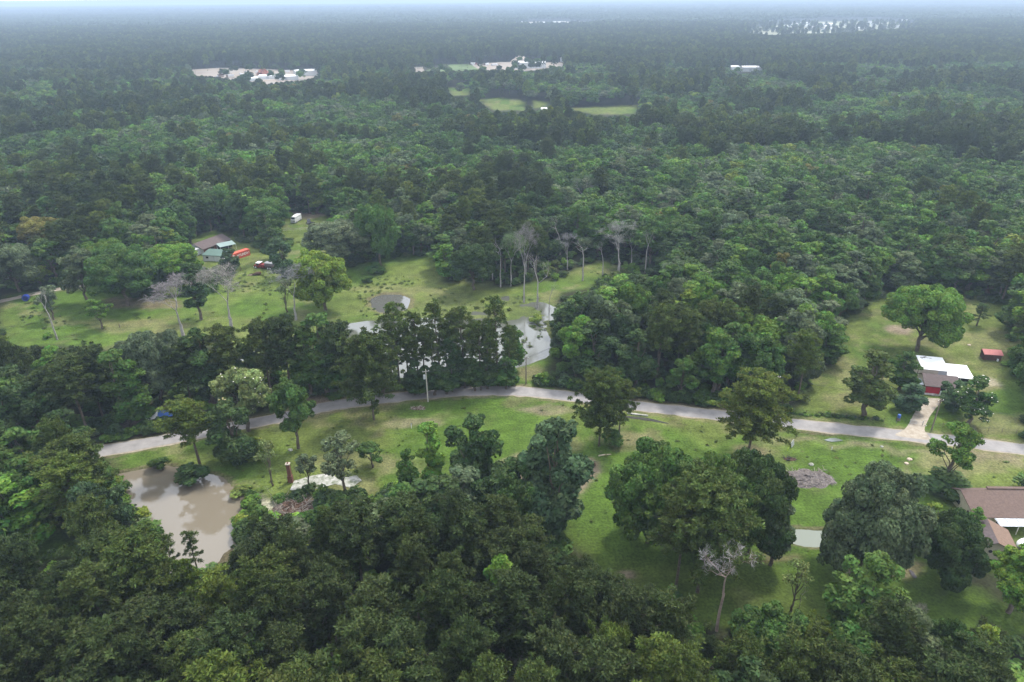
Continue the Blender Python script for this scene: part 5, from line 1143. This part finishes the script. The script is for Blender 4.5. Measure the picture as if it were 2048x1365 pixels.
heap('dark smudge of burnt branches near the broad pine', 1580, 919, 1.6, .8, .3, RUST, 50, mat('dark_sticks', (0.07, .065, .07), .9, .3, 2), 'burnt_branches', 'branches', 5, 1.0)
heap('bare twiggy brush on the lawn beyond the transformer pole', 836, 817, 2.2, 1.0, .2, BROWN_M if 'BROWN_M' in globals() else RUST, 60, BRUSH, 'brush', 'brush', 6, 1.0)
heap('dark stump and brush by the strip of bare soil', 1180, 930, 1.5, 1.4, .7, RUST, 50, mat('dark_sticks', (0.07, .065, .07), .9, .3, 2), 'stump_pile', 'stump', 7, 1.0)
heap('tangled grey fallen branches at the foot of the lower wood', 1330, 1345, 3.5, 3, 1.2, RUST, 160, BRUSH, 'fallen_branches', 'branches', 8, 3)
o = thing('leaning_panel', 'grey sheet panel propped up on the lawn', 'panel', G(1583, 897), R(50)); q = MB(); q.prism([(0, 0, .1), (1.9, 0, .1), (1.9, .35, 1.5), (0, .35, 1.5)], (0, .05, 0)); q.make('sheet', STEEL, o); q = MB(); q.box(.9, .42, 0, 1.0, .52, 1.2); q.make('prop', POLEW, o)
def stake(px, py, h, m, label, r=.06, nm='marker_post', cat='post'): q = MB(); q.tube([(0, 0, 0), (0, 0, h*.9), (0, 0, h)], [r, r, r*.5], 8); ob = q.make(nm, m, label=label, cat=cat); ob.location = [float(v) for v in G(px, py)]
stake(1593, 873, 1.5, POLEW, 'short black post near the leaning grey panel', .14); stake(823, 857, 1.6, PVC, 'white marker post on the lawn beyond the road pine', .08); stake(1663, 900, .9, PVC, 'small white stake right of the burnt heap', .09)
stake(1575, 902, .9, mat('lime', (0.6, .8, .1), .6, .1, 1), 'little yellow green stake left of the leaning panel', .07); stake(240, 656, 1.5, POLEW, 'dark post in the middle of the left meadow', .13); stake(482, 542, 1.8, POLEW, 'dark post near the red container', .12)
stake(352, 816, 1.9, mat('dark_post', (0.03, .025, .03), .9, .2, 2), 'dark stump like post on the bare soil by the shelter', .35, 'stump', 'stump')
def rock(px, py, r, m, label): q = MB(); rg = random.Random(int(px)); q.ball((0, 0, r*.3), r, 9, 6, (1.3, 1, .6), .18, rg); ob = q.make('rock', m, label=label, cat='rock', group='pale rocks and rubble lying on the grass'); ob.location = [float(v) for v in G(px, py)]
for (a_, b_, r_, l_) in ((1819,920,.5,'pale rock beside the worn track, largest of the pair'),(1813,928,.4,'flat pale rock just below the largest track rock'),(1763,894,.35,'white rock in the weeds by the road'),(1622,930,.5,'white and black lump above the burnt heap'),(1815,954,.25,'small white rock on the worn track'),(629,1009,.5,'white rubble block under the slab'),(581,901,.5,'white stone at the foot of the round roadside tree'),(541,1030,.5,'pale rubble by the pond path, upper piece'),(536,1046,.5,'pale rubble by the pond path, lower piece'),(1851,852,.25,'white stone at the end of the right fence'),(1152,1020,.5,'white rubble at the lower end of the bare soil strip'),(1938,691,.4,'pale lump on the back lawn')):
    rock(a_, b_, r_, PALEB if 'pale' in l_ else CONC, l_)
o = thing('fallen_log', 'long pale log on the grass below the slender lawn pine', 'log', G(1197, 913), R(12)); q = MB(); q.tube([(0, 0, .15), (1.6, .1, .15), (3.2, -.1, .15)], [.16, .14, .08], 8); q.make('log', PALEB, o)
o = thing('culvert', 'grey concrete culvert edge at the roadside ditch', 'culvert', G(1254, 829), R(-14)); q = MB(); q.box(0, 0, 0, 5.5, .5, .35); q.make('headwall', CONC, o); q = MB(); q.tube([(1.2, -.03, .16), (1.2, .0, .16)], .14, 12); q.make('pipe', DARKV, o)
sheet('ditch_water', [(1252,832),(1290,836),(1330,845),(1335,848),(1290,841),(1252,836)], water_mat('ditch', (.07,.07,.06), .1, 1, .3, 5), .03, 'thin strip of water in the roadside ditch', rag=.4, step=1)
sheet('lawn_puddle', [(1650,881),(1668,878),(1684,882),(1664,884)], water_mat('ditch2', (.12,.14,.12), .15, 1, .3, 5), .14, 'pale puddle beside the road', rag=.8, step=.8)
for k_, pp in enumerate(([(1778,1125),(1796,1128),(1812,1136),(1800,1140),(1786,1133)], [(1816,1140),(1826,1144),(1836,1158),(1826,1158)])): sheet('lawn_puddle', pp, water_mat('ditch3', (.10,.09,.10), .08, 1, .2, 5), .14+.01*k_, 'small bright puddle in the lower lawn', rag=.5, step=.8)
# white blossoms on the magnolias
def blossoms(root_label, n, col_m, seed, top=False):
    root = next(o for o in bpy.data.objects if o.get('label') == root_label); rg = random.Random(seed); q = MB()
    cr = [c for c in root.children if c.name.startswith('crown')][0]; vs = cr.data.vertices; nv = len(vs)
    cnt_ = 0
    while cnt_ < n:
        v = vs[rg.randrange(nv)].co; rr_ = math.hypot(v.x, v.y)
        if rr_ < 2.6 and v.z < 13: continue
        if top and v.z < 15: continue
        q.ball((v.x*1.03, v.y*1.03, v.z+.1), .15 if not top else .17, 6, 4, (1, 1, .6)); cnt_ += 1
    q.make('blossoms', col_m, root)
BLO = mat('white_blossom', (0.75, .72, .62), .8, .1, 3)
blossoms('magnolia with white flowers before the dark porch', 70, BLO, 1); blossoms('pale green magnolia speckled with white flowers near the road fork', 110, BLO, 2)
blossoms('dark tree with cream blossom on top by the road', 420, mat('cream_blossom', (0.55, .48, .25), .8, .2, 3), 3, True)
# ------------------------------------------------------------------ far yards with their sheds, and the town strip at the edge of sight
DIRT = mat('bare_earth', (0.25, .19, .14), .95, .15, .05, col2=(0.27, .26, .24)); FIELD = mat('far_field', (0.10, .15, .05), .95, .2, .05)
def ext(poly, dn):      # carry a far clearing on behind the tree tops in front of it
    return [(x, y if y < (sum(p[1] for p in poly)/len(poly)) else y+dn) for x, y in poly]
sheet('bare_yard', ext([(384,140),(440,136),(540,139),(640,145),(630,156),(540,164),(480,158),(390,150)], 7), DIRT, .3, 'pale bare yard of the far depot', step=30)
sheet('bare_yard', ext([(935,131),(1000,125),(1130,126),(1120,134),(1045,138),(960,137)], 5), DIRT, .3, 'pale gravel yard round the long white hall', step=30)
sheet('far_field', ext([(850,138),(900,130),(940,129),(960,137),(900,143)], 4), FIELD, .35, 'green field beside the far gravel yard', step=30)
sheet('bare_yard', ext([(800,137),(845,134),(850,142),(805,143)], 3), DIRT, .3, 'small bare patch left of the far field', step=30)
def hall(label, px, py, L, W, H, yaw, roofm=WHITE, wallm=WSID, rise=1.5, nm='warehouse'):
    o = thing(nm, label, 'warehouse', G(px, py), yaw); gable(o, L, W, H, rise, roofm, wallm, over=.3)
    q = MB(); q.box(L*.3, -.08, 0, L*.3+3.5, -.004, min(3.5, H*.8)); q.make('door', GREYP, o); return o
hall('long white hall in the far gravel yard', 1025, 138, 52, 24, 8.5, 0)
hall('white sheet roofed hall on a slope at the right end of the far depot', 592, 154, 30, 22, 7, R(24))
hall('low white office block in the middle of the far depot', 518, 159, 34, 12, 4, R(3)); hall('smaller white shed in front of the far depot office', 486, 163, 20, 10, 4, R(-6)); hall('white shed half hidden at the right of the far depot', 558, 162, 26, 12, 5, R(20))
hall('white roofed barn in the distant woods, left of two', 1461, 145, 14, 14, 7, R(10)); hall('long white roofed barn in the distant woods', 1484, 144, 34, 14, 6, R(-5)); hall('tiny white shed right of the distant barns', 1512, 144, 10, 8, 5, R(30))
hall('white shed at the far edge of the gravel yard', 1120, 124, 16, 10, 6, R(-10)); hall('little white roof beyond the far grass clearing', 1083, 226, 6, 5, 3, R(5))
heap('rusty red heap of scrap behind the far depot', 527, 150, 11, 8, 8, mat('orange_scrap', (0.40, .17, .12), .9, .4, .4), 0, None, 'scrap_heap', 'scrap heap', 9)
heap('pale gravel heap behind the long white hall', 1040, 124.5, 16, 9, 9, mat('gravel_heap', (0.55, .47, .40), .95, .2, .3), 0, None, 'gravel_heap', 'gravel heap', 10)
rg = random.Random(12)
for i, (x, y) in enumerate([(948+5*k+rg.uniform(-1, 1), 131+rg.uniform(-1.5, 2)) for k in range(9)]+[(424+rg.uniform(0, 170), rg.uniform(146, 157)) for k in range(14)]):
    m = [WPAINT, FIRE, GREYP, WPAINT, RUST][i % 5]; o = thing('parked_truck', None, None, G(x, y), rg.uniform(0, 3.1))
    q = MB(); q.box(0, 0, .6, 2.0, 2.4, 2.9); q.make('cab', m, o); q = MB(); q.box(2.2, 0, .9, rg.uniform(7, 11), 2.4, 3.6 if i % 2 else 1.6); q.make('load', WPAINT if i % 3 else RUST, o)
    cn = {WPAINT: 'white', FIRE: 'dark red', GREYP: 'grey', RUST: 'rusty'}[m]
    props(o, f"{cn} truck in the far {'gravel yard, ' if i < 9 else 'depot, '}{ORD[i if i < 9 else i-9]} counting across", 'truck', 'trucks in the far yards')
sheet('town_clearing', [(1440,60),(1500,57),(1640,44),(1770,43),(1842,55),(1700,66),(1560,71),(1450,66)], mat('pale_far_ground', (0.30, .29, .21), .95, .2, .02, col2=(0.16, .18, .10)), .3, 'pale open ground of the far town', step=60)
sheet('town_clearing', [(975,45.5),(1240,46.5),(1400,47.5),(1500,57),(1440,60),(1300,52),(985,49)], mat('pale_far_ground2', (0.28, .28, .24), .95, .3, .01, col2=(0.12, .15, .09)), .3, 'pale strip of open ground near the horizon', step=60)
k_ = 0
TC = ['between the pines at the front', 'in the middle rows', 'at the back by the pale field', 'near the far tree line']
rows = {}
for i in range(64):
    t = rg.random(); x = 1010+t*470 if i % 3 == 0 else 1530+rg.random()*290; y = (47+rg.uniform(0, 2)+max(0, x-1240)*.02) if x < 1500 else 47+rg.uniform(2, 17)-(x-1530)*.02
    Lq = rg.uniform(12, 34)*(1.6 if x < 1500 else 1); o = thing('far_house', None, None, G(x, y), rg.uniform(-.5, .5)); gable(o, Lq, Lq*.45, 5, 2, [WHITE, WHITE, GREYR, WSID, TANW][i % 5], WSID, over=.3); rows.setdefault('distant' if x < 1500 else 'town', []).append((x, o, i % 5))
for z_, L_ in rows.items():
    for j, (x, o, c) in enumerate(sorted(L_, key=lambda q: q[0])):
        nth = ORD[j % 10]; part_ = ['left', 'second', 'middle', 'fourth', 'right'][min(4, j//10)]
        props(o, f"{['white','white','grey','pale','tan'][c]} roofed building, {nth} across in the {part_} part of the {'hazy strip near the horizon' if z_ == 'distant' else 'far town'}", 'building', 'buildings of the far town')

# ------------------------------------------------------------------ haze
hm = bpy.data.materials.new('haze'); hm.use_nodes = True; nt = hm.node_tree; nt.nodes.clear()
ho = nt.nodes.new('ShaderNodeOutputMaterial'); pv = nt.nodes.new('ShaderNodeVolumePrincipled')
pv.inputs['Color'].default_value = (0.56, 0.72, 0.93, 1); pv.inputs['Density'].default_value = 0.00020; pv.inputs['Anisotropy'].default_value = 0.2
nt.links.new(pv.outputs['Volume'], ho.inputs['Volume'])
mb = MB(); mb.box(-46000, -3600, -3.0, 46000, 46000, 101.5); mb.make('haze', hm, kind='stuff', label='thin blue haze over the whole landscape')
